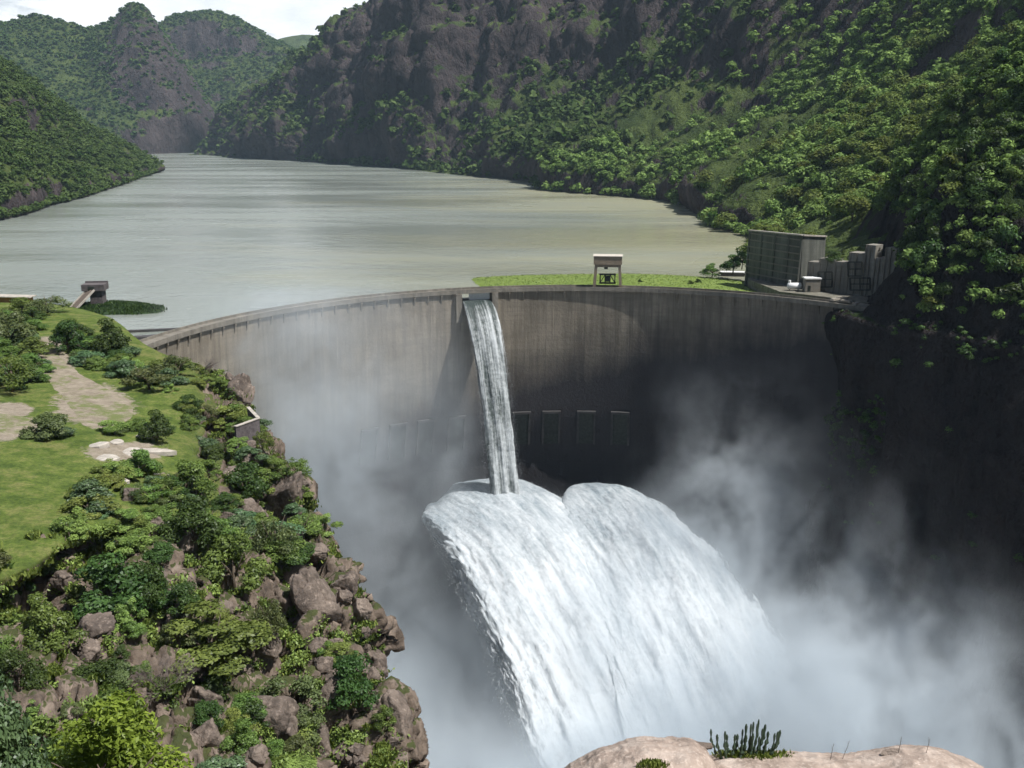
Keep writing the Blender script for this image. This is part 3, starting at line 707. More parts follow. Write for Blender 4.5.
def fall():
    ns, nw = 260, 80
    root = tag(empty('waterfall', (0, 0, 0)), 'narrow streaked waterfall dropping from the open gate in the dam crest', 'waterfall')
    s = np.linspace(0, 1, ns)[:, None]; th = np.linspace(0, 2 * math.pi, nw, endpoint=False)[None, :]
    x0, y0 = arc(AG, R0 + 1.5); out = np.array([-math.cos(AG), -math.sin(AG)]); lat = np.array([-out[1], out[0]])
    tt = s * 4.55; hor = 7.4 * tt; z = -4.4 - .5 * 9.81 * np.clip(tt, 0, None) ** 2 * .93
    hw = 6.3 + 1.7 * s; A = hw * np.cos(th); B = .9 * np.sin(th) * (1 + s)
    sw = .13 * hor
    G = np.stack([x0 + out[0] * (hor + B) + lat[0] * A + sw + 0 * th, y0 + out[1] * (hor + B) + lat[1] * A, z + .35 * B + 0 * th], -1)
    q = np.stack([A / 1.1 + 0 * s, z / 14 + 0 * th, np.sin(th) + 0 * s], -1)
    D = (.18 + .55 * s) * fbm(q, 4, 151) + s * .25 * vnoise(G / .9, 3) + (.15 + .3 * s) * np.cos(A * 1.35 + 1 + 2 * np.sin(s * 5)) + .9 * s * fbm(np.stack([A / 3 + 0 * s, z / 9 + 0 * th, np.sin(th) * 2 + 0 * s], -1), 3, 157)
    N = np.stack([np.cos(th) * lat[0] + np.sin(th) * out[0] + 0 * s, np.cos(th) * lat[1] + np.sin(th) * out[1] + 0 * s, 0 * s * th], -1)
    G = G + N * D[..., None]
    foam = -.24 + .26 * np.clip(s * 2.6, 0, 1) + .10 * (np.abs(np.cos(th)) > .9) + .05 * np.cos(A * 1.35 + 1 + 2 * np.sin(s * 5)) + .07 * np.clip(s * 2 - 1, 0, 1)
    mesh('core', G.reshape(-1, 3), gridfaces(ns, nw, True), M['fall'], root, True, uv=np.stack([A + 0 * s, z + 0 * th], -1).reshape(-1, 2), attrs={'foam': foam.ravel(), 'rim': (np.clip((np.abs(np.cos(th)) - .55) / .45, 0, 1) * np.clip(s * 2, .1, 1.1)).ravel()})
    r = np.random.default_rng(5); n = 22000; i = (r.random(n) ** .6 * (ns - 1)).astype(int); j = r.integers(0, nw, n)
    c = G[i, j] + N[i, j] * (r.exponential(.35, n) * (.2 + 2.6 * (i / ns) ** 1.5))[:, None]; sz = r.uniform(.03, .10, n)
    a = r.normal(0, 1, (n, 3)); bb = r.normal(0, 1, (n, 3)); a /= np.linalg.norm(a, axis=1, keepdims=True); bb /= np.linalg.norm(bb, axis=1, keepdims=True)
    VV = np.stack([c + a * sz[:, None], c + bb * sz[:, None], c - (a + bb) * .6 * sz[:, None]], 1).reshape(-1, 3)
    tag(mesh('spray', VV, np.arange(n * 3).reshape(-1, 3), M['flake'], root), kind='stuff')
fall()
#INSERT
# ------------------------------------------------------------------ foliage
def leaves(lobes, n, leaf, seed, up=.25, jit=.55, fill=.25, aspect=.55):
    """n leaf-shaped quads over the lobes' surfaces (and a few inside): verts, faces, tint"""
    r = np.random.default_rng(seed); L = np.array([np.r_[c, d] for c, d in lobes], float)
    area = (L[:, 3] * L[:, 4] + L[:, 3] * L[:, 5]); k = r.choice(len(L), n, p=area / area.sum())
    d = r.normal(0, 1, (n, 3)); d[:, 2] = np.where(r.random(n) < .7, np.abs(d[:, 2]), d[:, 2]); d /= np.linalg.norm(d, axis=1, keepdims=True)
    rad_ = np.where(r.random(n) < fill, r.uniform(.25, .85, n), r.uniform(.84, 1.08, n))
    rad_ = rad_ * (1 + .22 * vnoise(d * 2.6 + k[:, None] * 3.1, seed))
    c = L[k, :3] + d * L[k, 3:] * rad_[:, None]
    nn = d + r.normal(0, jit, (n, 3)) + np.array([0, 0, up]); nn /= np.linalg.norm(nn, axis=1, keepdims=True)
    a = np.cross(nn, r.normal(0, 1, (n, 3))); a /= np.linalg.norm(a, axis=1, keepdims=True); b = np.cross(nn, a)
    s = (leaf * r.uniform(.6, 1.35, n))[:, None]
    V = np.stack([c - a * s, c + b * s * aspect + nn * s * .15, c + a * s, c - b * s * aspect + nn * s * .15], 1).reshape(-1, 3)
    lt = r.random(len(L)) * .5
    tint = np.clip(lt[k] + r.random(n) * .6, 0, 1)
    return V, np.arange(n * 4).reshape(-1, 4), np.repeat(tint, 4)
def lobeset(seed, n, spread, r0, r1, z0, z1, flat=1.):
    r = random.Random(seed); out = []
    for i in range(n):
        a = r.random() * 6.283; q = spread * math.sqrt(r.random()); z = z0 + (z1 - z0) * (1 - (q / max(spread, .01)) ** 1.5) * r.uniform(.55, 1.)
        s = r.uniform(r0, r1); out.append(((q * math.cos(a), q * math.sin(a), z), (s, s * r.uniform(.8, 1.1), s * flat * r.uniform(.75, 1.05))))
    return out
def trunkmesh(seed, h, r, spread, n=5, thin=1.):
    rr_ = random.Random(seed); q = MB()
    q.tube([(0, 0, -.12), (.02, .01, h * .3), (.03 * rr_.uniform(-1, 1), .03, h * .62)], [r, r * .8, r * .6], 7)
    for i in range(n):
        a = i * 6.283 / n + rr_.uniform(-.4, .4); e = spread * rr_.uniform(.6, 1.)
        q.tube([(0, 0, h * rr_.uniform(.12, .5)), (e * .45 * math.cos(a), e * .45 * math.sin(a), h * rr_.uniform(.5, .7)), (e * math.cos(a), e * math.sin(a), h * rr_.uniform(.75, 1.05))], [r * .55, r * .36, r * .1], 5)
    return q
PROTO = {}
def proto(kind, variants):
    PROTO[kind] = []
    for (cv, ct, mat, tq) in variants:
        me = mesh('crown', cv[0], cv[1], M[mat], attrs={'tint': cv[2]}); cm = me.data; bpy.data.objects.remove(me)
        tm = tq.build('trunk', M['bark'], smooth=True); td = tm.data; bpy.data.objects.remove(tm); PROTO[kind].append((cm, td))
def mk(kind, mats, nl, lobes, n, leaf, h, **kw):
    proto(kind, [(leaves(lobes(i), n, leaf, 900 + 17 * i + len(PROTO) * 101, **kw), 0, mats[i % len(mats)], trunkmesh(i + len(PROTO) * 7, h, .028, .32)) for i in range(nl)])
# every prototype is about 1 wide and 1 high
mk('round', ['leaf_mid', 'leaf_mid', 'leaf_olive'], 4, lambda i: lobeset(i, 18, .40, .08, .19, .15, .86), 5200, .025, .6)
mk('dark', ['leaf_dark'], 3, lambda i: lobeset(40 + i, 18, .39, .08, .2, .15, .86), 4800, .026, .6)
mk('pale', ['leaf_pale', 'leaf_pale', 'leaf_mid'], 4, lambda i: lobeset(80 + i, 20, .42, .07, .17, .1, .84), 4600, .024, .55)
mk('feathery', ['leaf_olive', 'leaf_mid'], 3, lambda i: lobeset(120 + i, 14, .36, .1, .17, .25, .88), 2800, .022, .8, jit=.9, fill=.5)
mk('blue', ['leaf_blue'], 2, lambda i: lobeset(160 + i, 18, .4, .08, .19, .1, .82), 4400, .027, .55)
mk('layered', ['leaf_mid'], 2, lambda i: lobeset(200 + i, 20, .4, .13, .2, .3, .93, .38), 6500, .021, .85, up=.9)
mk('bigblue', ['leaf_blue'], 1, lambda i: lobeset(240 + i, 22, .36, .12, .2, .12, .84), 9000, .021, .6)
mk('biglime', ['leaf_lime'], 1, lambda i: lobeset(281 + i, 46, .42, .06, .12, .12, .88), 9500, .019, .65, up=.35, jit=.8, aspect=.42, fill=.35)
NPLANT = [0]
def plant(kind, loc, wd, ht, label, name='bush', group=None, var=None, cat=None):
    NPLANT[0] += 1; r = random.Random(NPLANT[0] * 13)
    cm, td = PROTO[kind][(var if var is not None else r.randrange(99)) % len(PROTO[kind])]
    o = empty(name, loc, r.random() * 6.283); o.scale = (wd * r.uniform(.85, 1.2), wd * r.uniform(.85, 1.2), ht); o.rotation_euler[0] = r.uniform(-.08, .08); o.rotation_euler[1] = r.uniform(-.08, .08); tag(o, label, cat or name.replace('_', ' '), group)
    for nm, me in (('crown', cm), ('trunk', td)):
        c = bpy.data.objects.new(nm, me); COL.objects.link(c); c.parent = o
    return o
def plant_px(kind, u, v, wpx, hpx, label, name='bush', group=None, var=None, bvh=None):
    h = hit(u, v, bvh)
    if not h: return
    p = h[0]; dep = p.y * CP - (p.z - CAMZ) * SP
    return plant(kind, p - Vector((0, 0, .2)), wpx * dep / F, hpx * dep / F * 1.02, label, name, group, var)

# the plants that can be told apart on the left bank: kind, foot (u, v), width, height in the photo
for k, u, v, wp, hp, nm, lb in (
    ('dark', 68, 352, 36, 35, 'bush', 'dense dark round bush beside the upper end of the dirt track'),
    ('dark', 112, 356, 46, 42, 'tree', 'dark bushy tree standing just in front of the floating weed mat'),
    ('round', 10, 350, 62, 54, 'tree', 'spreading green tree above the dirt track near the small orange shed'),
    ('feathery', 12, 392, 56, 44, 'tree', 'loose green tree along the inner bend of the dirt track'),
    ('feathery', 48, 313, 50, 24, 'bush', 'feathery grey-green bush below the inclined stair of the stone tower'),
    ('round', 22, 312, 30, 20, 'bush', 'small green bush next to the orange shed'),
    ('blue', 92, 364, 38, 20, 'bush', 'blue-green shrub below the dark bushy tree'),
    ('blue', 122, 374, 44, 22, 'bush', 'blue-green shrub halfway between the track and the dam end'),
    ('feathery', 178, 378, 46, 30, 'bush', 'thin brownish shrub at the very end of the dam crest'),
    ('feathery', 150, 390, 54, 32, 'bush', 'olive shrub uphill of the dark round bush by the slabs'),
    ('dark', 157, 441, 44, 36, 'bush', 'dark glossy round bush beside the pale foundation slabs'),
    ('round', 50, 436, 48, 33, 'bush', 'green bush alone in the middle of the bare track junction'),
    ('pale', 112, 432, 40, 18, 'bush', 'low pale shrub along the lower end of the dirt track'),
    ('pale', 130, 372, 40, 20, 'bush', 'light green shrub on the grassy bank over the track'),
    ('blue', 92, 508, 48, 40, 'bush', 'grey-green bush at the rim of the lawn'),
    ('round', 140, 478, 44, 34, 'bush', 'green bush just below the foundation slabs'),
    ('round', 188, 498, 50, 44, 'bush', 'mid green bush on the ledge over the big brown boulders'),
    ('dark', 245, 500, 52, 52, 'bush', 'dark leafy bush below the concrete lookout'),
    ('dark', 192, 545, 62, 66, 'tree', 'tall dark tree growing between the big brown boulders'),
    ('feathery', 278, 560, 52, 62, 'tree', 'feathery tree standing against the upright cliff boulders'),
    ('round', 235, 590, 74, 72, 'tree', 'light-topped tree in the hollow of the cliff'),
    ('dark', 112, 620, 92, 78, 'tree', 'broad dark tree under the broken stone bank'),
    ('dark', 150, 600, 50, 56, 'tree', 'slender dark tree squeezed behind the broad dark one'),
    ('round', 50, 645, 66, 62, 'tree', 'rounded tree by the shaded bank below the lawn'),
    ('layered', 212, 676, 104, 84, 'tree', 'wide flat-layered tree with bright green tiers on the cliff slope'),
    ('feathery', 268, 635, 44, 52, 'bush', 'small leaning shrub rooted left of the tall leaning slab'),
    ('dark', 352, 712, 62, 66, 'bush', 'dark green shrub hanging near the outer edge of the cliff'),
    ('feathery', 292, 716, 66, 56, 'bush', 'pale stemmy shrub between the big bare slabs'),
    ('pale', 165, 500, 40, 30, 'bush', 'yellowish shrub on the rim of the boulder drop'),
    ('pale', 232, 420, 40, 22, 'bush', 'light shrub leaning over the concrete lookout'),
    ('pale', 240, 449, 34, 20, 'bush', 'pale shrub hiding the foot of the lookout wall'),
    ('feathery', 254, 443, 26, 22, 'bush', 'thin scrub in front of the corner of the lookout wall'),
    ('feathery', 262, 452, 30, 26, 'bush', 'brownish scrub clinging to the edge beneath the lookout'),
    ('feathery', 297, 480, 34, 28, 'bush', 'thin scrub atop the highest edge boulder'),
    ('pale', 340, 655, 30, 18, 'bush', 'bright little shrub in a crack of the outer cliff'),
    ('pale', 385, 725, 30, 26, 'bush', 'low green shrub on the outermost lower crag'),
    ('blue', 215, 782, 60, 36, 'bush', 'spreading blue-green shrub below the dry grey bush'),
    ('pale', 298, 775, 42, 22, 'bush', 'grass-green shrub at the foot of the pale slab'),
    ('dark', 18, 690, 60, 60, 'bush', 'shadowy bush behind the blue-green shrub in the near corner'),
    ('dark', 100, 690, 60, 44, 'bush', 'dark undergrowth bush behind the bright lime shrub'),
    ): plant_px(k, u, v, wp, hp, lb, nm)
# two near shrubs on the camera's own slope
def nearplant(kind, u, v, Y, wpx, hpx, label):
    q = P(u, v, Y); z = down(q[0], q[1], near_bvh).z; q2 = Vector((q[0], q[1], z)); dep = Y * CP - (z - CAMZ) * SP
    top = P(u, v - hpx, Y)[2]
    return plant(kind, q2 - Vector((0, 0, .1)), wpx * dep / F, top - z, label, 'bush')
nearplant('biglime', 118, 800, 46, 178, 116, 'bright lime-green leafy shrub lit by the sun in the near corner')
nearplant('bigblue', 2, 800, 41, 118, 145, 'blue-green glossy shrub cut by the edge of the picture')

# scattered scrub of the same few kinds over the bank
def px_rand(n, us, vs, seed, ok):
    r = random.Random(seed); out = []
    while len(out) < n:
        u, v = r.uniform(*us), r.uniform(*vs)
        if ok(u, v): out.append((u, v))
    return out
def edge_u(v): return np.interp(v, [350, 362, 378, 402, 440, 502, 548, 604, 652, 704, 768], [165, 190, 245, 255, 266, 318, 342, 366, 384, 397, 410])
def lawn(u, v):
    if v > 440 and u < np.interp(v, [440, 470, 505, 540, 585], [95, 85, 75, 60, 40]) and v < 588: return True
    if ((u - 90) / 62) ** 2 + ((v - 403) / 34) ** 2 < 1 or ((u - 8) / 50) ** 2 + ((v - 424) / 22) ** 2 < 1 or ((u - 55) / 22) ** 2 + ((v - 370) / 22) ** 2 < 1: return True
    if ((u - 125) / 52) ** 2 + ((v - 452) / 15) ** 2 < 1: return True
    return False
sc1 = px_rand(105, (-10, 330), (352, 560), 3, lambda u, v: u < edge_u(v) - 6 and not lawn(u, v))
for i, (u, v) in enumerate(sc1):
    s = np.interp(v, [352, 560], [16, 30]) * random.Random(i).uniform(.7, 1.4)
    plant_px(['pale', 'pale', 'round', 'feathery', 'dark', 'pale', 'blue'][i % 7], u, v, s * 1.35, s * .72, 'small scrub bush in the tangle of green on the upper bank', 'bush', 'scrub bushes on the upper bank')
sc2 = px_rand(50, (-10, 405), (560, 768), 5, lambda u, v: u < edge_u(v) - 50)
for i, (u, v) in enumerate(sc2):
    s = np.interp(v, [560, 768], [24, 34]) * random.Random(i + 50).uniform(.6, 1.4)
    plant_px(['round', 'dark', 'pale', 'feathery', 'dark', 'round'][i % 6], u, v, s * 1.2, s * .95, 'scrub bush rooted among the boulders of the cliff face', 'bush', 'scrub bushes on the cliff face')

sc3 = px_rand(60, (-12, 178), (312, 384), 9, lambda u, v: v > np.interp(u, [0, 60, 110, 150, 185], [312, 318, 342, 362, 374]) and not lawn(u, v) and not (34 < u < 66 and v < 384) and not (60 < u < 100 and v > 362))
for i, (u, v) in enumerate(sc3):
    s = np.interp(v, [310, 384], [12, 22]) * random.Random(i + 90).uniform(.8, 1.5)
    plant_px(['round', 'feathery', 'dark', 'round', 'blue', 'dark'][i % 6], u, v, s * 1.6, s * .8, 'bush in the thicket between the dirt track and the lake', 'bush', 'thicket between the track and the lake')
gp = []; r = random.Random(41)
while len(gp) < 9000:
    u, v = r.uniform(-15, 405), r.uniform(345, 768)
    if u > edge_u(v) - r.choice((2, 30, 55, 70)) * (v > 430) or lawn(u, v): continue
    h = hit(u, v)
    if h and h[1].z > .3 and fbm(np.array(h[0]) / 5, 3, 77) > -.12: gp.append(h[0] + Vector((0, 0, .05)))
gp = np.array([tuple(x) for x in gp]); rg = np.random.default_rng(42); n = 5; c = np.repeat(gp, n, 0); k = len(c)
c = c + rg.normal(0, .55, (k, 3)) * np.array([1, 1, .5]) + np.array([0, 0, .35]); a = rg.normal(0, 1, (k, 3)); a /= np.linalg.norm(a, axis=1, keepdims=True); nn = rg.normal(0, .6, (k, 3)) + np.array([0, 0, .8]); bb = np.cross(nn, a); bb /= np.linalg.norm(bb, axis=1, keepdims=True); a = np.cross(bb, nn); a /= np.linalg.norm(a, axis=1, keepdims=True); sz = rg.uniform(.14, .42, k)[:, None]
tn = np.clip(np.repeat(.45 + .9 * fbm(gp / 7, 3, 5), n) + rg.normal(0, .2, k), 0, 1)
tag(mesh('undergrowth', np.stack([c - a * sz, c + bb * sz * .5, c + a * sz, c - bb * sz * .5], 1).reshape(-1, 3), np.arange(k * 4).reshape(-1, 4), M['leaf_pale'], attrs={'tint': np.repeat(tn, 4)}), kind='stuff')

# the leafless grey bush
q = MB(); r = random.Random(4)
def twig(p, d, l, rd, lev):
    e = p + d * l; mid = p + d * l * .5 + Vector([r.uniform(-.08, .08) * l for _ in range(3)])
    q.tube([p, mid, e], [rd, rd * .8, rd * .55], 4)
    if lev: 
        for _ in range(4 if lev > 1 else 3): twig(p + d * l * r.uniform(.45, 1), (d + Vector((r.uniform(-.9, .9), r.uniform(-.9, .9), r.uniform(-.35, .6)))).normalized(), l * r.uniform(.5, .75), rd * .5, lev - 1)
h = hit(162, 690)[0]
for k in range(13):
    a = k * 6.283 / 13; twig(Vector((0, 0, 0)), Vector((math.cos(a) * r.uniform(.5, 1.3), math.sin(a) * r.uniform(.4, 1), r.uniform(.3, 1))).normalized(), 3.0, .07, 4)
tag(q.build('dry_bush', M['dry_twig'], loc=h - Vector((0, 0, .3))), 'leafless grey-brown tangle of twigs between boulders and layered tree', 'bush')
q = MB(); r = random.Random(9); h = hit(200, 372)[0]
for k in range(9):
    a = r.uniform(-.8, 1.2); twig(Vector((0, 0, 0)), Vector((math.cos(a), r.uniform(-.5, .5), r.uniform(.2, .7))).normalized(), 3.2, .07, 3)
tag(q.build('dry_bush', M['dry_twig'], loc=h), 'bare reddish twiggy shrub poking out over the gorge beside the dam end', 'bush')

# grass: blades and weeds over lawn and bank
def tufts(name, pts, sz, mat, seed, label=None):
    r = np.random.default_rng(seed); n = len(pts); B = 4
    c = np.repeat(np.array(pts), B, 0); m_ = len(c)
    a = r.uniform(0, 6.283, m_); s = sz * r.uniform(.6, 1.5, m_); ln = r.normal(0, .35, (m_, 2)) * s[:, None]
    wv = np.stack([np.cos(a), np.sin(a), 0 * a], 1) * (s * .3)[:, None]; c = c + np.stack([r.normal(0, .4, m_), r.normal(0, .4, m_), 0 * a - .03], 1) * s[:, None] * 1.6
    tip = c + np.stack([ln[:, 0], ln[:, 1], s], 1)
    V = np.stack([c - wv, c + wv, tip + wv * .35, tip - wv * .35], 1).reshape(-1, 3)
    o = mesh(name, V, np.arange(m_ * 4).reshape(-1, 4), M[mat], attrs={'tint': np.repeat(np.clip(np.repeat(.5 + .5 * fbm(np.array(pts) / 9, 3, seed), B) + r.normal(0, .3, m_), 0, 1), 4)})
    return tag(o, label, kind='stuff')
gp = []; r = random.Random(21)
while len(gp) < 20000:
    u, v = r.uniform(-15, 400), r.uniform(345, 768)
    if u > edge_u(v) - 2: continue
    if ((u - 95) / 48) ** 2 + ((v - 405) / 22) ** 2 < r.uniform(.6, 1.1) or ((u - 8) / 40) ** 2 + ((v - 425) / 14) ** 2 < 1: continue
    h = hit(u, v)
    if h and h[1].z > .55: gp.append(tuple(h[0]))
tufts('grass', gp, .55, 'grass', 31)

# ------------------------------------------------------------------ boulders
def boulder(seed, sub=5):
    import bmesh
    bm = bmesh.new(); bmesh.ops.create_icosphere(bm, subdivisions=sub, radius=.5); v = np.array([x.co[:] for x in bm.verts]); f = np.array([[k.index for k in x.verts] for x in bm.faces]); bm.free()
    r = np.random.default_rng(seed)
    n = v / np.linalg.norm(v, axis=1, keepdims=True); rr_ = np.full(len(v), .60)
    ax = np.linalg.qr(r.normal(0, 1, (3, 3)))[0]
    pl = [(a_ * sg + r.normal(0, .16, 3), r.uniform(.36, .46)) for a_ in np.concatenate([ax]) for sg in (1, -1)] + [(r.normal(0, 1, 3), r.uniform(.40, .52)) for _ in range(8)]
    for d, h in pl:      # split along joints into flat faces
        d = d / np.linalg.norm(d); dt = n @ d; rr_ = np.where(dt > 1e-3, np.minimum(rr_, h / np.maximum(dt, 1e-3)), rr_)
    v = n * rr_[:, None]; d1, d2, hd = worley(v * 2.3 + 3, seed); v = v + n * (.035 * fbm(v * 3, 4, seed) + .022 * fbm(v * 10, 3, seed + 1) + .05 * (hd - .5) - .05 * (1 - np.clip((d2 - d1) / .12, 0, 1)))[:, None]
    o = mesh('boulder', v, f, M['rock_left'], None, True); me = o.data; bpy.data.objects.remove(o); return me
BM = [boulder(300 + k) for k in range(7)]
def rock_px(u, v, wp, hp, label, group=None, k=0, tilt=.3):
    h = hit(u, v)
    if not h: return
    p = h[0]; dep = p.y * CP - (p.z - CAMZ) * SP; r = random.Random(k * 31 + int(u))
    o = bpy.data.objects.new('boulder', BM[k % len(BM)]); COL.objects.link(o)
    o.location = p + Vector((0, .1 * wp * dep / F, 0)); hp = min(hp, wp * 1.45); o.scale = (wp * dep / F, wp * dep / F * .9, hp * dep / F * 1.05); o.rotation_euler = (r.uniform(-tilt, tilt), r.uniform(-tilt, tilt), r.uniform(-.6, .6))
    tag(o, label, 'boulder', group)
for i, (u, v, wp, hp, lb) in enumerate((
    (315, 605, 44, 78, 'tall leaning brown slab with a sunlit rounded shoulder on the cliff'),
    (288, 498, 34, 54, 'upright grey-brown boulder high on the outer cliff edge'),
    (332, 515, 26, 26, 'squat block jutting out over the gorge from the edge'),
    (340, 545, 24, 34, 'rounded block below the jutting one'),
    (345, 590, 26, 40, 'angular block stacked on the outer cliff rim'),
    (272, 728, 62, 66, 'large pale sunlit slab low on the cliff'),
    (320, 748, 26, 36, 'smooth round boulder beside the pale slab'),
    (265, 645, 26, 34, 'blocky boulder between the layered tree and the leaning slab'),
    (92, 634, 46, 26, 'long pale smooth boulder beneath the broad dark tree'),
    (85, 655, 30, 28, 'pale boulder slumped under the long smooth one'),
    (155, 535, 34, 56, 'big brown boulder face under the lawn rim'),
    (185, 545, 26, 40, 'brown boulder leaning on the big one'),
    (132, 500, 20, 24, 'small reddish boulder at the lawn rim'),
    (246, 510, 20, 20, 'rounded boulder peeping out of the dark leafy bush'),
    (205, 706, 30, 40, 'squared boulder beneath the dry grey bush'),
    (205, 745, 34, 44, 'dark cleft boulder behind the lime shrub'),
    (360, 615, 24, 40, 'narrow crag on the outer rim'),
    (372, 668, 30, 44, 'dark crag on the lower outer rim'),
    (395, 720, 36, 56, 'lowest dark crag by the spray'),
    (335, 700, 30, 40, 'shaded boulder under the hanging dark shrub'),
    (126, 545, 30, 18, 'jumble of broken stone at the end of the bank'),
    (240, 392, 24, 30, 'dark rock pillar under the lookout spot on the edge'),
    (228, 380, 14, 12, 'small dark rock on top of the edge pillar'))):
    rock_px(u, v, wp, hp, lb, None, i + 2, .5)
for i, (u, v) in enumerate(px_rand(60, (230, 412), (430, 768), 8, lambda u, v: edge_u(v) - 70 < u < edge_u(v) - 2)):
    s = random.Random(i).uniform(7, 20); rock_px(u, v, s * 1.2, s, 'small broken block among the rubble along the cliff edge', 'broken blocks along the cliff edge', i)
for i, (u, v) in enumerate(px_rand(30, (60, 330), (470, 768), 12, lambda u, v: u < edge_u(v) - 40 and not lawn(u, v))):
    s = random.Random(i).uniform(8, 20); rock_px(u, v, s * 1.2, s, 'half-buried stone in the scrub of the cliff face', 'half-buried stones in the scrub', i)

# ------------------------------------------------------------------ track, slabs, lookout, posts, shed
def drape(name, rows_, mat, lift=.1, nacc=14):
    rows_ = catmull(np.array(rows_, float), len(rows_) * 6); V = []; ok = True
    for i, (ul, vl, ur, vr) in enumerate(rows_):
        for k in range(nacc):
            f_ = k / (nacc - 1); jit = 2.2 * vnoise(np.array([i * .35, k // (nacc - 1) * 7.7, 0])) if k in (0, nacc - 1) else 0
            h = hit(ul + (ur - ul) * f_ + jit, vl + (vr - vl) * f_); V.append(tuple(h[0] + Vector((0, 0, lift if 0 < k < nacc - 1 else -.05))))
    return mesh(name, V, gridfaces(len(rows_), nacc), mat, None, True)
m, nt, b = newmat('dirt_track'); t = NT(nt); p = pos(t)
c_ = t.ramp(t.noise(p, .35, 6, .7), [(.3, (.17, .14, .10)), (.55, (.275, .232, .178)), (.75, (.38, .33, .265))])
c_ = t.mix(t.ramp(t.noise(p, .18, 5, .75), [(.48, 0.), (.60, .85)]), c_, (.12, .15, .04))
nt.links.new(c_, b.inputs['Base Color']); b.inputs['Roughness'].default_value = .95; nt.links.new(t.bump(t.noise(p, 2., 5, .7), .6, .2), b.inputs['Normal']); M['track'] = m
tag(drape('path', [(38, 340, 52, 338), (36, 350, 54, 348), (38, 362, 64, 360), (46, 376, 82, 374), (55, 390, 104, 386), (66, 404, 122, 397), (76, 416, 135, 408), (82, 425, 132, 418), (94, 430, 116, 426)], M['track']), kind='structure')
tag(drape('path', [(-14, 408, -14, 436), (4, 411, 4, 436), (20, 415, 22, 434), (34, 421, 36, 432)], M['track']), kind='structure')
for u, v, wp, dp, rz, lb in ((98, 446, 24, 6, .3, 'tilted broken slab leaning at the lower end of the track'), (117, 443, 16, 5, -.4, 'small broken slab beside the tilted one'),
                             (108, 459, 26, 7, -.5, 'stepped pale slab at the upper corner of the foundation'), (128, 466, 22, 8, -.3, 'pale slab along the middle of the foundation'),
                             (132, 453, 22, 7, .0, 'flat grey slab lying in the middle of the foundation'), (152, 452, 44, 5, .12, 'long thin pale kerb running to the dark glossy bush'),
                             (145, 437, 24, 4, .1, 'low slab tucked behind the dark glossy bush'), (160, 478, 26, 5, .3, 'dark-edged slab in the scrub below the foundation'), (118, 482, 22, 5, .25, 'broken slab at the rim of the lawn')):
    h = hit(u, v)[0]; dep = h.y * CP - (h.z - CAMZ) * SP; k = dep / F; q = MB()
    r = random.Random(int(u)); n = 9; ring = [(math.cos(a) * wp * k / 2 * r.uniform(.8, 1.1), math.sin(a) * dp * k * 1.5 * r.uniform(.75, 1.15)) for a in [6.283 * i / n for i in range(n)]]
    q.add([(x, y, -.6) for x, y in ring] + [(x, y, .35) for x, y in ring] + [(x * .93, y * .93, .45) for x, y in ring], [tuple(f) for f in gridfaces(3, n, True)] + [tuple(range(2 * n, 3 * n))])
    o = q.build('slab', M['slab'], loc=h); o.rotation_euler = (r.uniform(-.12, .12), r.uniform(-.12, .12), rz); tag(o, lb, 'slab')
lk = tag(empty('lookout', (0, 0, 0)), 'low concrete lookout wall with a pale coping on the cliff edge', 'lookout')
a_, b_, c_ = [Vector(PZ(*x, -.4)) for x in ((235, 427), (258.5, 418.5), (248, 407.5))]
top = -.4
for p_, q_ in ((a_, b_), (b_, c_)):
    m1 = Vector((p_.x, p_.y, 0)); m2 = Vector((q_.x, q_.y, 0)); d = (m2 - m1).normalized(); nrm = Vector((-d.y, d.x, 0)) * .25
    def quad(z, e=1.): return [(m1 - nrm * e).to_tuple()[:2] + (z,), (m2 - nrm * e).to_tuple()[:2] + (z,), (m2 + nrm * e).to_tuple()[:2] + (z,), (m1 + nrm * e).to_tuple()[:2] + (z,)]
    q = MB(); q.hexa(quad(-9), quad(top)); q.build('wall', M['darkstone'], lk)
    q = MB(); q.hexa(quad(top + .01, 1.8), quad(top + .22, 1.8)); q.build('coping', M['slab'], lk)
for k, (u, v) in enumerate(((57, 551), (63, 548), (66, 546), (70, 542), (75, 538))):
    h = hit(u, v)
    if h:
        q = MB(); q.tube([(0, 0, -.4), (.03, 0, .7), (.05 * (k % 3 - 1), .03, 1.75)], [.09, .08, .07], 6); tag(q.build('fence_post', M['wood'], loc=h[0]), 'short leaning wooden post on the rim of the lawn', 'post', 'posts along the lawn rim')
# shed at the far left
sh = tag(empty('shed', PZ(14, 303, 1.5)), 'small shed with an orange wall under a pale roof by the lake', 'shed')
q = MB(); q.box((0, 0, 1.2), (14, 4, 3.2)); q.build('wall', M['rust'], sh)
q = MB(); q.hexa([(-8, -3, 2.85), (8, -3, 2.45), (8, 3, 2.45), (-8, 3, 2.85)], [(-8, -3, 3.2), (8, -3, 2.8), (8, 3, 2.8), (-8, 3, 3.2)]); q.build('roof', M['slab'], sh)
q = MB(); q.box((2, -2.05, .9), (1.4, .1, 2.2)); q.build('door', M['steel_dark'], sh)

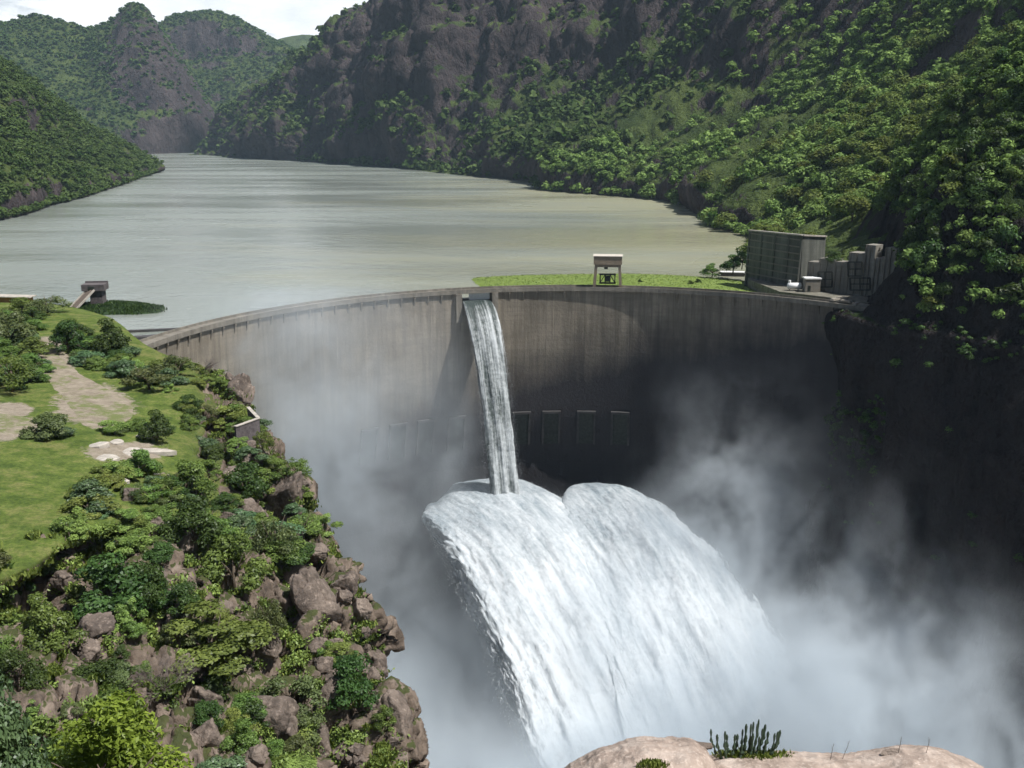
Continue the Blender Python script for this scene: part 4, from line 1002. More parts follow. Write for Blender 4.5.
# ------------------------------------------------------------------ stone tower with an inclined stair, weed mat, jetties
tp = PZ(97, 306, -4.); k = tp[1] * CP / F
tw = tag(empty('tower', tp, .12), 'square dark stone tower head with an inclined stair down to the bank', 'tower')
q = MB(); q.box((.9, 0, 3.5), (5.0, 6.0, 7.0)); q.build('shaft', M['darkstone'], tw)
q = MB(); q.box((0, 0, 8.35), (9.2, 7.6, 2.7)); q.box((0, 3.2, 10.0), (9.2, 1.2, .6)); q.build('head', M['darkstone'], tw)
q = MB(); q.box((-.6, -3.85, 8.0), (2.6, .12, 1.9)); q.build('opening', M['steel_dark'], tw)
S0, S1 = Vector((-7.0, -10.5, .2)), Vector((-.6, -3.9, 7.4))
q = MB(); q.bar(S0, S1, 4.6, .5); q.build('stair', M['wood'], tw)
dl = (S1 - S0).normalized(); lt = dl.cross(Vector((0, 0, 1))).normalized()
for s in (-1, 1):
    q = MB(); q.bar(S0 + lt * s * 2.5 + Vector((0, 0, .4)), S1 + lt * s * 2.5 + Vector((0, 0, .4)), .35, .8); q.build('stringer', M['slab'], tw)
def mat_island(name, pix, z, lift, seed, mat, n=5200, label=None):
    pts = [PZ(a, b, z) for a, b in pix]; c = np.mean(pts, 0); V = []; nn = len(pts) * 6
    ring = catmull(np.array(pts + [pts[0]]), nn)[:-1]; m_ = len(ring); rw = []
    for f_, hz in ((1, -.15), (.93, .45), (.7, .8), (.35, 1.), (.04, 1.)): rw.append(c + (ring - c) * f_ + np.array([0, 0, hz * lift]) + np.stack([0 * ring[:, 0], 0 * ring[:, 0], .3 * lift * fbm(ring / 3 + f_ * 9, 3, seed)], 1))
    G = np.array(rw); return mesh(name, G.reshape(-1, 3), gridfaces(5, m_, True), mat, None, True), c, ring
m, nt, b = newmat('floating_plants'); t = NT(nt); p = pos(t)
nt.links.new(t.ramp(t.noise(p, .5, 6, .7), [(.3, (.09, .14, .025)), (.5, (.15, .21, .045)), (.7, (.22, .27, .075))]), b.inputs['Base Color']); b.inputs['Roughness'].default_value = .9
nt.links.new(t.bump(t.noise(p, 1.2, 5, .7), .9, .4), b.inputs['Normal']); M['mat_green'] = m
M['mat_dark'] = simple('dark_weed', (.03, .055, .02), .9, .5, .5, .8)
def island(pix, lift, seed, mat, tmat, n, label, sz=.5):
    o, c, ring = mat_island('floating_weed', pix, -4, lift, seed, M[mat]); tag(o, label, kind='stuff')
    r = random.Random(seed); pts = []
    bb = BVHTree.FromPolygons([tuple(v.co) for v in o.data.vertices], [tuple(f.vertices) for f in o.data.polygons])
    lo, hi = ring.min(0), ring.max(0)
    for _ in range(n * 6):
        h = bb.ray_cast(Vector((r.uniform(lo[0], hi[0]), r.uniform(lo[1], hi[1]), 50)), Vector((0, 0, -1)))[0]
        if h: pts.append(tuple(h))
        if len(pts) >= n: break
    o2 = tufts('weed_leaves', pts, sz, tmat, seed); o2.parent = o
island([(66, 306), (100, 303), (130, 303), (152, 306), (165, 309), (158, 313), (135, 314.5), (110, 315), (80, 316)], .9, 5, 'mat_dark', 'weed', 1500, None, .8)
edge = []
for a in np.linspace(rad(103.5), rad(51), 18): edge.append(arc(a, R0 + 8))
back = [PZ(*x, -4)[:2] for x in ((792, 288), (770, 286), (748, 281), (700, 276.5), (660, 274.5), (620, 273.5), (570, 274), (520, 275), (485, 276.5), (470, 279))]
pixl = [pxof(np.array([[x, y, -4.]])) for x, y in edge] ; pixl = [(float(a[0][0]), float(a[1][0])) for a in pixl] + [tuple(float(k_[0]) for k_ in pxof(np.array([[x, y, -4.]]))) for x, y in back]
island(pixl, .8, 15, 'mat_green', 'grass', 5000, None, .26)
for pts_, wd, lb in (([(126, 331.5), (160, 330), (200, 328)], 1.6, 'thin dark jetty lying far out beyond the end of the dam'), ([(134, 338), (160, 336), (188, 331)], 3.8, 'broad dark jetty nearest the end of the dam crest')):
    q = MB(); pp = [Vector(PZ(a, b, -3.6)) for a, b in pts_]
    for a, b in zip(pp[:-1], pp[1:]): q.bar(a - (b - a) * .02, b, wd, .9)
    tag(q.build('jetty', M['boom']), lb, 'jetty')

# ------------------------------------------------------------------ gantry on the crest
ag = math.atan2(443 - CY, 42.5 - CX); gx, gy = arc(ag, R0 + 2.6)
gt = tag(empty('gantry', (gx, gy, .01), ag - math.pi / 2), 'tall brown gantry hoist on four legs standing astride the dam crest', 'gantry')
for sx in (-1, 1):
    for sy in (-1, 1):
        q = MB(); q.hexa([(sx * 5.9 + a * .65, sy * 2.0 + b * .55, 0) for a, b in ((-1, -1), (1, -1), (1, 1), (-1, 1))], [(sx * 5.2 + a * .6, sy * 1.9 + b * .5, 10.9) for a, b in ((-1, -1), (1, -1), (1, 1), (-1, 1))]); q.build('leg', M['steel_brown'], gt)
q = MB(); q.box((0, 0, 12.75), (12.6, 5.6, 3.7)); q.build('hoist_house', M['steel_brown'], gt)
q = MB(); q.hexa([(-6.6, -3.1, 14.62), (6.6, -3.1, 14.62), (6.6, 3.1, 14.8), (-6.6, 3.1, 14.8)], [(-6.6, -3.1, 14.8), (6.6, -3.1, 14.8), (6.6, 3.1, 15.0), (-6.6, 3.1, 15.0)]); q.build('roof', M['tan_roof'], gt)
q = MB()
for x in (-3.3, -1.1, 1.1, 3.3): q.bar((x, -1, 2.3), (x, -1, 6.6), .5)
q.bar((-3.7, -1, 2.5), (3.7, -1, 2.5), .7); q.bar((-3.7, -1, 6.4), (3.7, -1, 6.4), .7); q.bar((-3.3, -1, 2.6), (-1.1, -1, 6.3), .35); q.bar((1.1, -1, 6.3), (3.3, -1, 2.6), .35); q.box((0, -.4, 4.4), (2.2, 1.6, 2.6)); q.build('trolley', M['steel_dark'], gt)
q = MB(); q.bar((-.8, 0, 10.9), (-.8, 0, 9.9), .25); q.box((-.8, 0, 9.3), (1.6, 1.2, 1.3)); q.build('hook_block', M['steel_dark'], gt)
q = MB(); q.bar((-5.3, -1.95, 10.2), (5.3, -1.95, 10.2), .5, .9); q.bar((-5.3, 1.95, 10.2), (5.3, 1.95, 10.2), .5, .9); q.build('cross_beam', M['steel_brown'], gt)

# ------------------------------------------------------------------ concrete retaining walls at the far end of the dam, platform, small things
plat = [(117, 433.5), (124, 428), (137, 415.5), (146, 403), (175, 395), (190, 420), (190, 520), (128, 512), (116, 492), (112, 470)]
q = MB(); q.add([(x, y, -12) for x, y in plat] + [(x, y, .9 + .25 * math.sin(x)) for x, y in plat], [tuple(range(len(plat), 2 * len(plat)))] + [tuple(f) for f in gridfaces(2, len(plat), True)])
tag(q.build('ground', M['yard']), kind='structure')
def uvbox(o, org, d):
    me = o.data; ul = me.uv_layers.new(name='UVMap')
    for l in me.loops: v = me.vertices[l.vertex_index].co; ul.data[l.index].uv = ((v.x - org.x) * d.x + (v.y - org.y) * d.y + v.y * .3, v.z)
A = Vector(P(746, 284, 478)); B_ = Vector(P(799, 290, 446)); C_ = Vector(P(822, 289, 452))
rw = tag(empty('retaining_wall', (0, 0, 0)), 'tall ribbed dark concrete wall with a pale coping and two faces', 'retaining wall')
def slabwall(pq, z0, z1s, thick_, mat, root, nm, batter=.06):
    (p, q_), (za, zb) = pq, z1s; d = (q_ - p); d.z = 0; d.normalize(); n = Vector((d.y, -d.x, 0)); n = n if n.y < 0 else -n
    b0, b1 = p + n * batter * za, q_ + n * batter * zb
    q = MB(); q.hexa([(b0.x, b0.y, z0), (b1.x, b1.y, z0), (q_.x - n.x * thick_, q_.y - n.y * thick_, z0), (p.x - n.x * thick_, p.y - n.y * thick_, z0)],
                     [(p.x, p.y, za), (q_.x, q_.y, zb), (q_.x - n.x * thick_, q_.y - n.y * thick_, zb), (p.x - n.x * thick_, p.y - n.y * thick_, za)])
    o = q.build(nm, mat, root); uvbox(o, p, d); return n, d
zA, zB, zC = P(747, 231, 478)[2], P(799, 236, 446)[2], P(822, 237, 452)[2]
n1, d1 = slabwall((A, B_), -9, (zA, zB), 7, M['wallblock'], rw, 'wall_face'); slabwall((B_ + d1 * .02, C_), -9, (zB, zC), 5, M['wallblock'], rw, 'wall_face', .03)
L_ = math.hypot(B_.x - A.x, B_.y - A.y)
def prow(f, zz): return A + d1 * L_ * f + n1 * (.06 * ((zA + (zB - zA) * f) - zz))
for k in range(1, 8):       # horizontal ribs stand proud of the face
    zz = k * 3.1; q = MB(); q.bar((*prow(.005, zz).to_tuple()[:2], zz), (*prow(.995, zz).to_tuple()[:2], zz), .5, .55); q.build('rib', M['crest'], rw)
for f in (.03, .27, .52, .77, .985):
    p0, p1 = prow(f, 0), prow(f, zA - .6); q = MB(); q.bar((p0.x, p0.y, -4), (p1.x, p1.y, min(zA, zB) - .6), 1.0, .62); q.build('buttress', M['wallblock'], rw)
q = MB()
for p, q_, za, zb, n in ((A, B_, zA, zB, n1), (B_, C_, zB, zC, n1)): q.bar((p.x, p.y, za + .33), (q_.x, q_.y, zb + .33), 1.3, .6)
q.build('coping', M['slab'], rw)
sw_ = tag(empty('retaining_wall', (0, 0, 0)), 'crenellated stepped concrete wall with upright ribs beside the abutment', 'retaining wall')
steps = [(806, 817, 262), (817, 833, 259), (833, 846, 262), (846, 862, 253), (862, 872, 245), (872, 882, 258), (882, 893, 248), (893, 906, 268)]
for i, (u0, u1, vt) in enumerate(steps):
    Ya = np.interp(u0, [806, 906], [441, 407]); Yb = np.interp(u1, [806, 906], [441, 407]); a, c = Vector(P(u0, 290, Ya)), Vector(P(u1, 290, Yb)); zt = P((u0 + u1) / 2, vt, (Ya + Yb) / 2)[2]
    n2, d2 = slabwall((a, c - (c - a) * .004), -6, (zt, zt), 6 + (i % 2) * .8, M['stepwall'], sw_, 'wall_face', .05 + .006 * (i % 2))
    for f in (.08, .5):
        p0 = a + (c - a) * f + n2 * (.058 * (zt - 0)); p1 = a + (c - a) * f + n2 * .1; q = MB(); q.bar((p0.x, p0.y, -.5), (p1.x, p1.y, zt - .4), .55, .5); q.build('rib', M['crest'], sw_)
for i, (u0, u1, v0, v1) in enumerate(((818, 832, 272, 287), (848, 862, 262, 276), (850, 870, 278, 290))):      # dark framed bays
    Ya = np.interp(u0, [806, 906], [441, 407]) - 1.6; Yb = np.interp(u1, [806, 906], [441, 407]) - 1.6; q = MB()
    c4 = [Vector(P(u0, v1, Ya)), Vector(P(u1, v1, Yb)), Vector(P(u1, v0, Yb)), Vector(P(u0, v0, Ya))]
    for a, c in zip(c4, c4[1:] + c4[:1]): q.bar(a, c, .5)
    q.bar((c4[0] + c4[3]) / 2, (c4[1] + c4[2]) / 2, .4); q.bar((c4[0] + c4[1]) / 2, (c4[2] + c4[3]) / 2, .4); q.build('frame', M['steel_dark'], sw_)
hb = tag(empty('hut', P(808, 290, 432)), 'plain concrete hut with a flat white roof in front of the stepped wall', 'hut'); hb.location.z = .9
q = MB(); q.box((2, 2, 2.7), (6.5, 4.4, 5.6)); q.build('wall', M['crest'], hb)
for f in hb.children: 
    me = f.data; me.uv_layers.new(name='UVMap')
q = MB(); q.box((2, 2, 5.75), (7.1, 5, .5)); q.build('roof', M['white_paint'], hb)
q = MB(); q.box((.4, -.25, 1.5), (1.2, .12, 2.4)); q.build('door', M['steel_dark'], hb)
tk_ = tag(empty('water_tank', P(794, 290.5, 437)), 'small white cylindrical tank lying by the concrete hut', 'tank'); tk_.location.z = 1.1
q = MB(); q.tube([(-3, 0, 1.6), (-2.8, 0, 1.6), (2.8, 0, 1.6), (3, 0, 1.6)], [.9, 1.4, 1.4, .9], 14); q.build('barrel', M['white_paint'], tk_, True)
q = MB(); q.tube([(-2.2, 0, 2.9), (-2.2, 0, 4.1)], [.6, .55], 10); q.build('hatch', M['white_paint'], tk_)
for x in (-1.8, 1.8): q = MB(); q.box((x, 0, .25), (.5, 2.4, .7)); q.build('saddle', M['slab'], tk_)
bt = tag(empty('barge', PZ(733, 276, -4)), 'long low white-topped barge moored at the foot of the tall ribbed wall', 'barge'); bt.rotation_euler[2] = -.15
q = MB(); q.hexa([(-6, -1.6, -.4), (5.6, -1.6, -.4), (5.6, 1.6, -.4), (-6, 1.6, -.4)], [(-6.6, -1.9, 1.5), (6, -1.9, 1.5), (6, 1.9, 1.5), (-6.6, 1.9, 1.5)]); q.build('hull', M['boom'], bt)
q = MB(); q.box((-.3, 0, 2.1), (12.4, 4.0, .4)); q.build('deck', M['white_paint'], bt)
for k, (u, v, wp, hp, lb) in enumerate(((712, 275, 20, 14, 'low bush on the waterline near the moored barge'), (733, 272, 26, 20, 'dark bush behind the moored barge'), (742, 266, 22, 22, 'dark bush against the end of the tall ribbed wall'),
                                        (833, 262, 20, 18, 'bush growing on top of the stepped wall'), (764, 231, 26, 14, 'light green bush peeping over the coping of the tall ribbed wall'))):
    Y = {3: 436, 4: 492}.get(k, 506 - 4 * k); p = P(u, v, Y); plant(['round', 'dark', 'dark', 'dark', 'pale'][k], p - np.array([0, 0, .4 + 1.2 * (k == 4)]), wp * Y / F, hp * Y / F, lb, 'bush')
for k, (u, v) in enumerate(((640, 283), (690, 284.5), (698, 283))): p = PZ(u, v, -3.6); plant('dark', p, 2.6 + k, 2.2, 'tiny dark bush on the green weed mat behind the crest', 'bush', 'tiny bushes on the weed mat')
for k, (u, v) in enumerate(((835, 300), (846, 302), (856, 304), (842, 298.5), (864, 306))):
    p = PZ(u, v, .9); q = MB(); r = random.Random(k); q.hexa([(-2.6, -1, 0), (2.4, -1.2, 0), (2.2, 1.1, 0), (-2.4, 1, 0)], [(-2.2, -.9, .6), (2, -1, .9), (2, .9, .7), (-2, .8, .9)]); o = q.build('slab', M['crest'], loc=p); o.rotation_euler[2] = r.uniform(-1, 1); o.data.uv_layers.new(name='UVMap')
    tag(o, 'pale broken slab in the heap at the end of the dam crest', 'slab', 'broken slabs at the end of the crest')

# ------------------------------------------------------------------ euphorbia, turf and dry stalks on the near rock
def nrock(u, v):
    for bb in (bv2, bv1):
        h = hit(u, v, bb)
        if h: return h[0]
    return None
e0 = nrock(745, 756) or Vector(P(745, 754, 15.2)); K = 17.3 / F
eu = tag(empty('euphorbia', e0), 'dark spiky euphorbia clump of upright arms standing on the granite rock', 'euphorbia')
r = random.Random(77)
def arm(x0, x1, y, h, th):
    q = MB(); pts = [(x0, y, -.05), (x0 + (x1 - x0) * .35, y, h * .22), (x0 + (x1 - x0) * .85, y, h * .5), (x1, y, h)]
    C = catmull(np.array(pts), 16); V = []; n = 10
    for i, p in enumerate(C):
        f_ = i / 15; rd = th * (.8 + .35 * math.sin(f_ * 22)) * (1 - .55 * max(0, f_ - .75) * 4 * .8)
        for k in range(n): a = 6.283 * k / n; rr_ = rd * (1 if k % 2 else .62); V.append((p[0] + rr_ * math.cos(a), p[1] + rr_ * math.sin(a), p[2]))
    q.add(V, [tuple(f) for f in gridfaces(16, n, True)] + [tuple(range(150, 160))]); q.build('stem', M['succulent'], eu)
for u0, u1, vt in ((718, 712, 731), (722, 716, 730), (726, 723, 725), (730, 727, 734), (731, 733, 729), (735, 737, 733), (738, 740, 738), (739, 744, 730), (744, 745, 722), (747, 748, 718), (748, 750, 727), (750, 752, 720), (752, 754, 718), (754, 757, 732), (757, 761, 726), (759, 763, 734), (761, 766, 728), (764, 768, 733), (768, 771, 727), (766, 774, 725), (770, 777, 731), (767, 778, 728), (741, 742, 728), (756, 759, 722)):
    arm((u0 - 745) * K, (u1 - 745) * K, r.uniform(-.12, .2), (755 - vt) * K * 1.02, r.uniform(.022, .034))
gp = []
for k in range(420):
    u = r.choice((r.gauss(732, 9), r.gauss(768, 10), r.gauss(652, 6))); v = 754 + r.uniform(-1, 4) if u > 690 else 764 + r.uniform(-2, 4)
    h = nrock(u, v)
    if h: gp.append(tuple(h))
if gp: tufts('grass', gp, .045, 'grass', 71)
for k, (u, v, ut, vt, lb) in enumerate(((830, 760, 832, 742, 'thin dry stalk nearest the euphorbia on the granite slab'), (842, 759, 848, 738, 'leaning dry stalk in the gap of the granite slab'), (898, 753, 900, 735, 'feathery dry stalk on the raised end of the granite slab'), (926, 753, 928, 737, 'short bare stalk at the far end of the granite slab'))):
    h = nrock(u, v)
    if h:
        q = MB(); top = Vector(((ut - u) * K, 0, (v - vt) * K)); q.tube([(0, 0, -.03), top * .5 + Vector((.005, 0, 0)), top], [.005, .004, .002], 5)
        for j in range(5): f_ = .4 + .12 * j; q.tube([top * f_, top * f_ + Vector((r.uniform(-.05, .05), r.uniform(-.03, .03), .04))], [.003, .001], 4)
        tag(q.build('dry_stalk', M['dry_twig'], loc=h), lb, 'stalk')
for k, (u, v, lb) in enumerate(((703, 746, 'flat dark stone lodged in the crack beside the euphorbia'), (893, 753, 'thin dark stone flake on the raised end of the slab'))):
    h = nrock(u, v)
    if h: o = bpy.data.objects.new('stone', BM[k]); COL.objects.link(o); o.location = h; o.scale = (.38, .2, .09); tag(o, lb, 'stone')

# ------------------------------------------------------------------ woods on the hills
def tproto(seed, n, leaf, nl=6): return leaves(lobeset(seed, nl, .27, .23, .31, .32, .7) + [((0, 0, .5), (.28, .28, .26))], n, leaf, seed, up=.4, jit=.4, fill=.1)
TP = {n: [tproto(600 + i + n, n, lf) for i in range(6)] for n, lf in ((700, .056), (130, .12), (28, .26))}
def scatter(name, n, seed, spacing_ok, rmax=.6):
    G, N, rock = BV[name]; r = np.random.default_rng(seed); nr, nc = G.shape[:2]
    a = np.linalg.norm(np.cross(G[1:, :-1] - G[:-1, :-1], G[:-1, 1:] - G[:-1, :-1]), axis=-1) * spacing_ok(G[:-1, :-1], N[:-1, :-1], rock[:-1, :-1])
    a = np.where(np.isfinite(a), a, 0); p = (a / a.sum()).ravel(); k = r.choice(p.size, n, p=p); i, j = k // (nc - 1), k % (nc - 1); f = r.random((n, 2, 1))
    P0 = G[i, j] * (1 - f[:, 0]) * (1 - f[:, 1]) + G[i + 1, j] * f[:, 0] * (1 - f[:, 1]) + G[i, j + 1] * (1 - f[:, 0]) * f[:, 1] + G[i + 1, j + 1] * f[:, 0] * f[:, 1]
    return P0
def merged(name, pts, wd, ht, lod, seed, mat, label=None):
    r = np.random.default_rng(seed); Vs, Ts = [], []; n = len(pts)
    var = r.integers(0, 6, n); ang = r.random(n) * 6.283; tb = r.normal(0, .18, n)
    for q in range(6):
        m_ = np.where(var == q)[0]
        V, Fq, T = TP[lod][q]; c, s = np.cos(ang[m_]), np.sin(ang[m_])
        X = (V[None, :, 0] * c[:, None] - V[None, :, 1] * s[:, None]) * wd[m_, None] + pts[m_, 0, None]; Y = (V[None, :, 0] * s[:, None] + V[None, :, 1] * c[:, None]) * wd[m_, None] + pts[m_, 1, None]; Z = V[None, :, 2] * ht[m_, None] + pts[m_, 2, None]
        Vs.append(np.stack([X, Y, Z], -1).reshape(-1, 3)); Ts.append(np.clip(T[None] + tb[m_, None], 0, 1).ravel())
    V = np.concatenate(Vs); return tag(mesh(name, V, np.arange(len(V)).reshape(-1, 4), M[mat], attrs={'tint': np.concatenate(Ts)}), label, kind='stuff')
def ok_m(G, N, R):
    cl = .06 + np.clip(fbm(G / 85, 4, 7) * 3.2 + .62, 0, 1)
    return np.clip((N[..., 2] - np.where(G[..., 1] < 620, .12, .30)) / .3, 0, 1) * cl * (G[..., 2] > -5) * np.where(G[..., 1] > 1300, .35, 1) * np.where(cliffmask[:-1, :-1] > .5, .12, 1)
pts = scatter('mountain', 11000, 1, ok_m); pts2 = scatter('gorge_wall', 7500, 2, lambda G, N, R: np.clip((N[..., 2] - .12) / .25, 0, 1) * (G[..., 2] > 3) * (G[..., 1] > 180) * (G[..., 0] < 420))
pts = np.concatenate([pts, pts2])
# belt of trees along the waterline
Gm = BV['mountain'][0]; r_ = np.random.default_rng(12); k = r_.integers(60, Gm.shape[1] - 60, 420); rowi = np.argmin(np.abs(Gm[:, k, 2] + 3.5), 0); pts = np.concatenate([pts, Gm[rowi, k] + r_.normal(0, 3, (420, 3)) * np.array([1, 1, .3])])
uu, vv = pxof(pts); dep = pts[:, 1] * CP - (pts[:, 2] - CAMZ) * SP
keep = ~((pts[:, 0] < 180) & (pts[:, 1] < 505) & (pts[:, 1] > 395) & (pts[:, 2] < 30))
# nothing in the way of the retaining walls
keep &= ~((uu > 740) & (uu < 900) & (vv > 232) & (dep < 470))
wd = np.random.default_rng(5).lognormal(2.25, .42, len(pts)).clip(4, 19) * np.where(dep > 1300, 1.25, 1) * np.where(dep < 520, .56, 1); ht = wd * np.random.default_rng(6).uniform(.75, 1.1, len(pts))
vis = keep & (uu > -40) & (uu < 1064) & (vv > -90) & (dep > 100)
pts, wd, ht, uu, vv, dep = [x[vis] for x in (pts, wd, ht, uu, vv, dep)]
# is it seen from here? (rough test against the two land meshes)
lb_ = []
for nm in ('mountain', 'gorge_wall'):
    Gx = BV[nm][0]; lb_.append(BVHTree.FromPolygons([tuple(v) for v in Gx.reshape(-1, 3)], [tuple(int(i) for i in f) for f in gridfaces(*Gx.shape[:2])]))
seen = np.ones(len(pts), bool)
for i in range(len(pts)):
    tp_ = Vector(pts[i]) + Vector((0, 0, ht[i] * .8)); d = tp_ - ORG; L = d.length; d.normalize()
    for bb in lb_:
        h = bb.ray_cast(ORG, d, L - 6)
        if h[0] is not None: seen[i] = False
size = np.where(seen & (uu > 0) & (uu < 1024) & (vv > 0), wd / dep, 0)
order = np.argsort(-size); single = order[:300]; rest = order[300:]
HT = []
for q in range(12):
    V, Fq, T = TP[700][q % 6]; o = mesh('crown', V, Fq, M['leaf_hill' if q < 6 else 'leaf_dark'], attrs={'tint': T}); cm = o.data; bpy.data.objects.remove(o)
    o = trunkmesh(q, .6, .03, .2, 3).build('trunk', M['bark'], smooth=True); HT.append((cm, o.data)); bpy.data.objects.remove(o)
for i in single:
    o = empty('tree', pts[i], float(i) * 1.7); o.scale = (wd[i], wd[i], ht[i])
    for nm, me in zip(('crown', 'trunk'), HT[i % 6 + (6 if dep[i] < 480 and i % 5 else 0)]): c = bpy.data.objects.new(nm, me); COL.objects.link(c); c.parent = o  # most of the nearest trees get darker leaves that stand in for slope shade
    tag(o, 'rounded green tree in the thick wood on the slope above the retaining walls', 'tree', 'trees on the slope above the retaining walls')
rest = rest[seen[rest] | (dep[rest] < 700)]
mid = rest[dep[rest] < 1250]; far_ = rest[dep[rest] >= 1250]
merged('woodland', pts[mid], wd[mid], ht[mid], 130, 3, 'leaf_hill'); merged('woodland', pts[far_], wd[far_], ht[far_], 28, 4, 'leaf_far')
cp = scatter('gorge_wall', 420, 33, lambda G, N, R: (G[..., 2] < 2) * (G[..., 2] > -95) * (G[..., 1] > 300) * (G[..., 1] < 428) * np.clip(fbm(G / 25, 3, 19) * 3 + .3, .02, 1))
w_ = np.random.default_rng(17).lognormal(1.0, .4, len(cp)).clip(1.5, 6); merged('cliff_plants', cp - np.array([0, 0, .5]), w_, w_ * .8, 130, 18, 'leaf_dark')
def okl(G, N, R): return np.clip((N[..., 2] - .3) / .3, 0, 1) * (G[..., 2] > -5)
pl_ = scatter('left_hill', 6500, 5, okl); u_, v_ = pxof(pl_); pl_ = pl_[(u_ > -30) & (u_ < 175)]
Gm = BV['left_hill'][0]; k = r_.integers(60, Gm.shape[1], 260); rowi = np.argmin(np.abs(Gm[:, k, 2] + 3.5), 0); pl_ = np.concatenate([pl_, Gm[rowi, k]])
w_ = np.random.default_rng(8).lognormal(2.2, .3, len(pl_)).clip(5, 17); merged('woodland', pl_, w_, w_ * .85, 130, 6, 'leaf_far')
okc = lambda G, N, R: okl(G, N, R) * np.where(R > .75, .12, 1)
fp = [scatter(nm, n, sd, okc) for nm, n, sd in (('peaked_hill', 15000, 7), ('domed_hill', 8000, 8))]; fp = np.concatenate(fp); u_, v_ = pxof(fp); fp = fp[(u_ > -30) & (u_ < 400)]
w_ = np.random.default_rng(9).lognormal(2.2, .4, len(fp)).clip(4, 22); merged('woodland', fp, w_, w_ * .7, 28, 9, 'leaf_far')

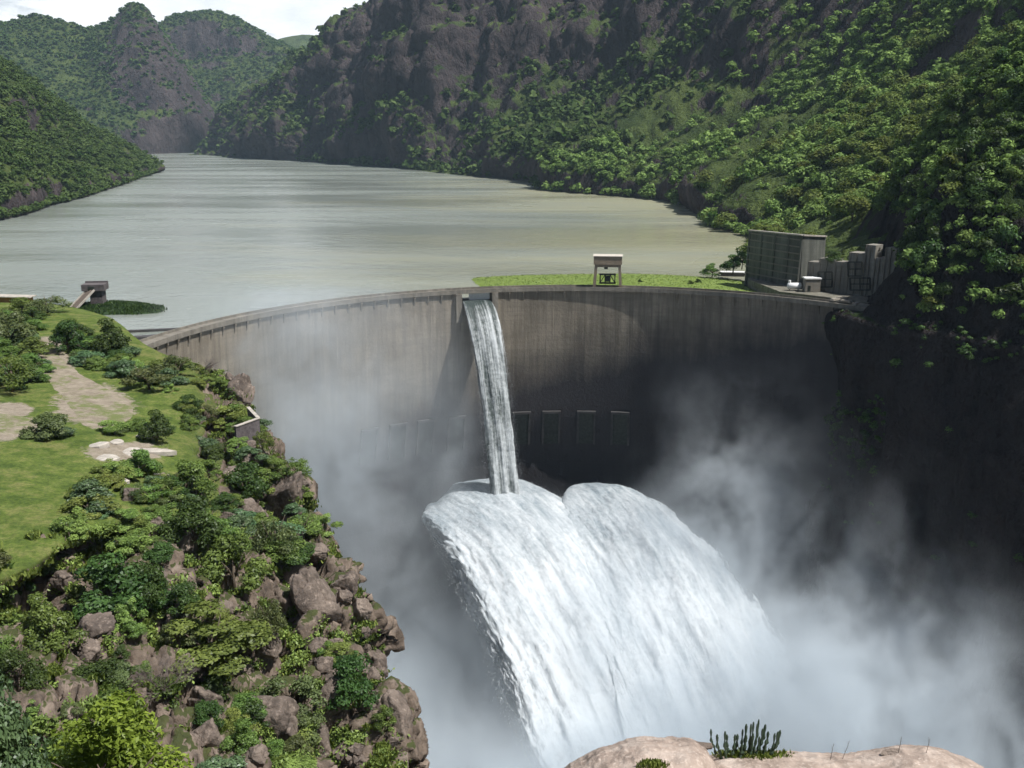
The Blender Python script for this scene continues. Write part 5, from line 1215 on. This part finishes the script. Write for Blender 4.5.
# ------------------------------------------------------------------ spray mist in the gorge (a real volume) and the air
def mistvol(name, blobs, mn, mx, res, dens_mat, nscale, warp, thr):
    ng = bpy.data.node_groups.new(name, 'GeometryNodeTree'); ng.interface.new_socket('Geometry', in_out='INPUT', socket_type='NodeSocketGeometry'); ng.interface.new_socket('Geometry', in_out='OUTPUT', socket_type='NodeSocketGeometry')
    N_ = ng.nodes; Lk = ng.links; out = N_.new('NodeGroupOutput')
    def nd(t_, **kw):
        n = N_.new(t_)
        for a, b in kw.items(): setattr(n, a, b)
        return n
    def setin(s, v):
        if hasattr(v, 'is_output'): Lk.new(v, s)
        else: s.default_value = v
    def mth(op, a, b=0., c=None):
        n = nd('ShaderNodeMath', operation=op); setin(n.inputs[0], a); setin(n.inputs[1], b)
        if c is not None: setin(n.inputs[2], c)
        return n.outputs[0]
    def vm(op, a, b=None):
        n = nd('ShaderNodeVectorMath', operation=op); setin(n.inputs[0], a)
        if b is not None: setin(n.inputs[1], b)
        return n.outputs['Value'] if op in ('LENGTH', 'DOT_PRODUCT') else n.outputs[0]
    p = nd('GeometryNodeInputPosition').outputs[0]
    def noi(vec, scale, det, rough=.6, dist=0):
        n = nd('ShaderNodeTexNoise'); setin(n.inputs['Vector'], vec); n.inputs['Scale'].default_value = scale; n.inputs['Detail'].default_value = det; n.inputs['Roughness'].default_value = rough; n.inputs['Distortion'].default_value = dist
        return n
    wv = noi(p, .022, 3); off_ = vm('MULTIPLY', vm('SUBTRACT', wv.outputs['Color'], (.5, .5, .5)), (warp, warp, warp)); q = vm('ADD', p, off_)
    f = noi(vm('MULTIPLY', q, (1, 1, .8)), nscale, 9, .71, .7).outputs['Fac']
    f = mth('MAXIMUM', mth('MULTIPLY', mth('SUBTRACT', f, thr), 6.5), .02)
    tot = None
    for c, r_, a, nz in blobs:
        d = vm('LENGTH', vm('DIVIDE', vm('SUBTRACT', q, c), r_)); g_ = mth('MULTIPLY', mth('EXPONENT', mth('MULTIPLY', mth('MULTIPLY', d, d), -1.)), a)
        g_ = mth('MULTIPLY', g_, mth('ADD', mth('MULTIPLY', f, nz), 1 - nz)); tot = g_ if tot is None else mth('ADD', tot, g_)
    tot = mth('MAXIMUM', mth('SUBTRACT', tot, .0006), 0.)
    vc = nd('GeometryNodeVolumeCube'); setin(vc.inputs['Density'], tot); vc.inputs['Min'].default_value = mn; vc.inputs['Max'].default_value = mx
    for i, nm in enumerate(('Resolution X', 'Resolution Y', 'Resolution Z')): vc.inputs[nm].default_value = int((mx[i] - mn[i]) / res)
    sm = nd('GeometryNodeSetMaterial'); sm.inputs['Material'].default_value = dens_mat; Lk.new(vc.outputs[0], sm.inputs[0]); Lk.new(sm.outputs[0], out.inputs[0])
    q = MB(); q.box([(a + b) / 2 for a, b in zip(mn, mx)], [b - a for a, b in zip(mn, mx)]); o = q.build(name, dens_mat); md = o.modifiers.new('mist', 'NODES'); md.node_group = ng; tag(o, kind='stuff'); return o
m = bpy.data.materials.new('spray_mist'); m.use_nodes = True; nt = m.node_tree; nt.nodes.clear(); ou = nt.nodes.new('ShaderNodeOutputMaterial'); pv = nt.nodes.new('ShaderNodeVolumePrincipled')
pv.inputs['Color'].default_value = (.885, .95, 1, 1); pv.inputs['Density'].default_value = 1; pv.inputs['Anisotropy'].default_value = .1; nt.links.new(pv.outputs[0], ou.inputs['Volume'])
mistvol('mist', [
    ((-45, 360, -150), (55, 60, 50), .013, .8),
    ((-86, 386, -42), (38, 30, 62), .038, .7),
    ((-15, 400, -174), (70, 60, 20), .22, .5),
    ((-60, 405, -95), (40, 28, 60), .010, .8),
    ((-24, 418, -72), (10, 12, 46), .022, .6),
    ((48, 300, -162), (85, 48, 27), .17, .7),
    ((124, 303, -150), (42, 40, 36), .15, .85),
    ((94, 385, -108), (30, 28, 48), .055, .97),
    ((140, 328, -122), (50, 45, 40), .045, .97),
    ((-25, 325, -168), (60, 60, 24), .035, .7),
    ((8, 386, -100), (34, 22, 14), .022, .8), ((28, 350, -119), (42, 24, 18), .032, .8), ((46, 318, -146), (54, 26, 22), .06, .8),
    ((40, 364, -113), (11, 18, 11), .06, .6), ((54, 334, -132), (15, 20, 14), .07, .6),
    ((55, 384, -99), (24, 20, 13), .022, .8), ((72, 347, -119), (32, 22, 17), .032, .8), ((88, 312, -148), (44, 26, 22), .06, .8),
], (-135, 240, -180), (195, 447, 8), 1.75, m, .036, 36, .44)
m = bpy.data.materials.new('air'); m.use_nodes = True; nt = m.node_tree; nt.nodes.clear(); ou = nt.nodes.new('ShaderNodeOutputMaterial'); pv = nt.nodes.new('ShaderNodeVolumePrincipled')
pv.inputs['Color'].default_value = (.6, .8, 1, 1); pv.inputs['Density'].default_value = .000034; nt.links.new(pv.outputs[0], ou.inputs['Volume'])
q = MB(); q.box((0, 2500, 405), (12000, 12000, 1192)); tag(q.build('haze', m), kind='stuff')
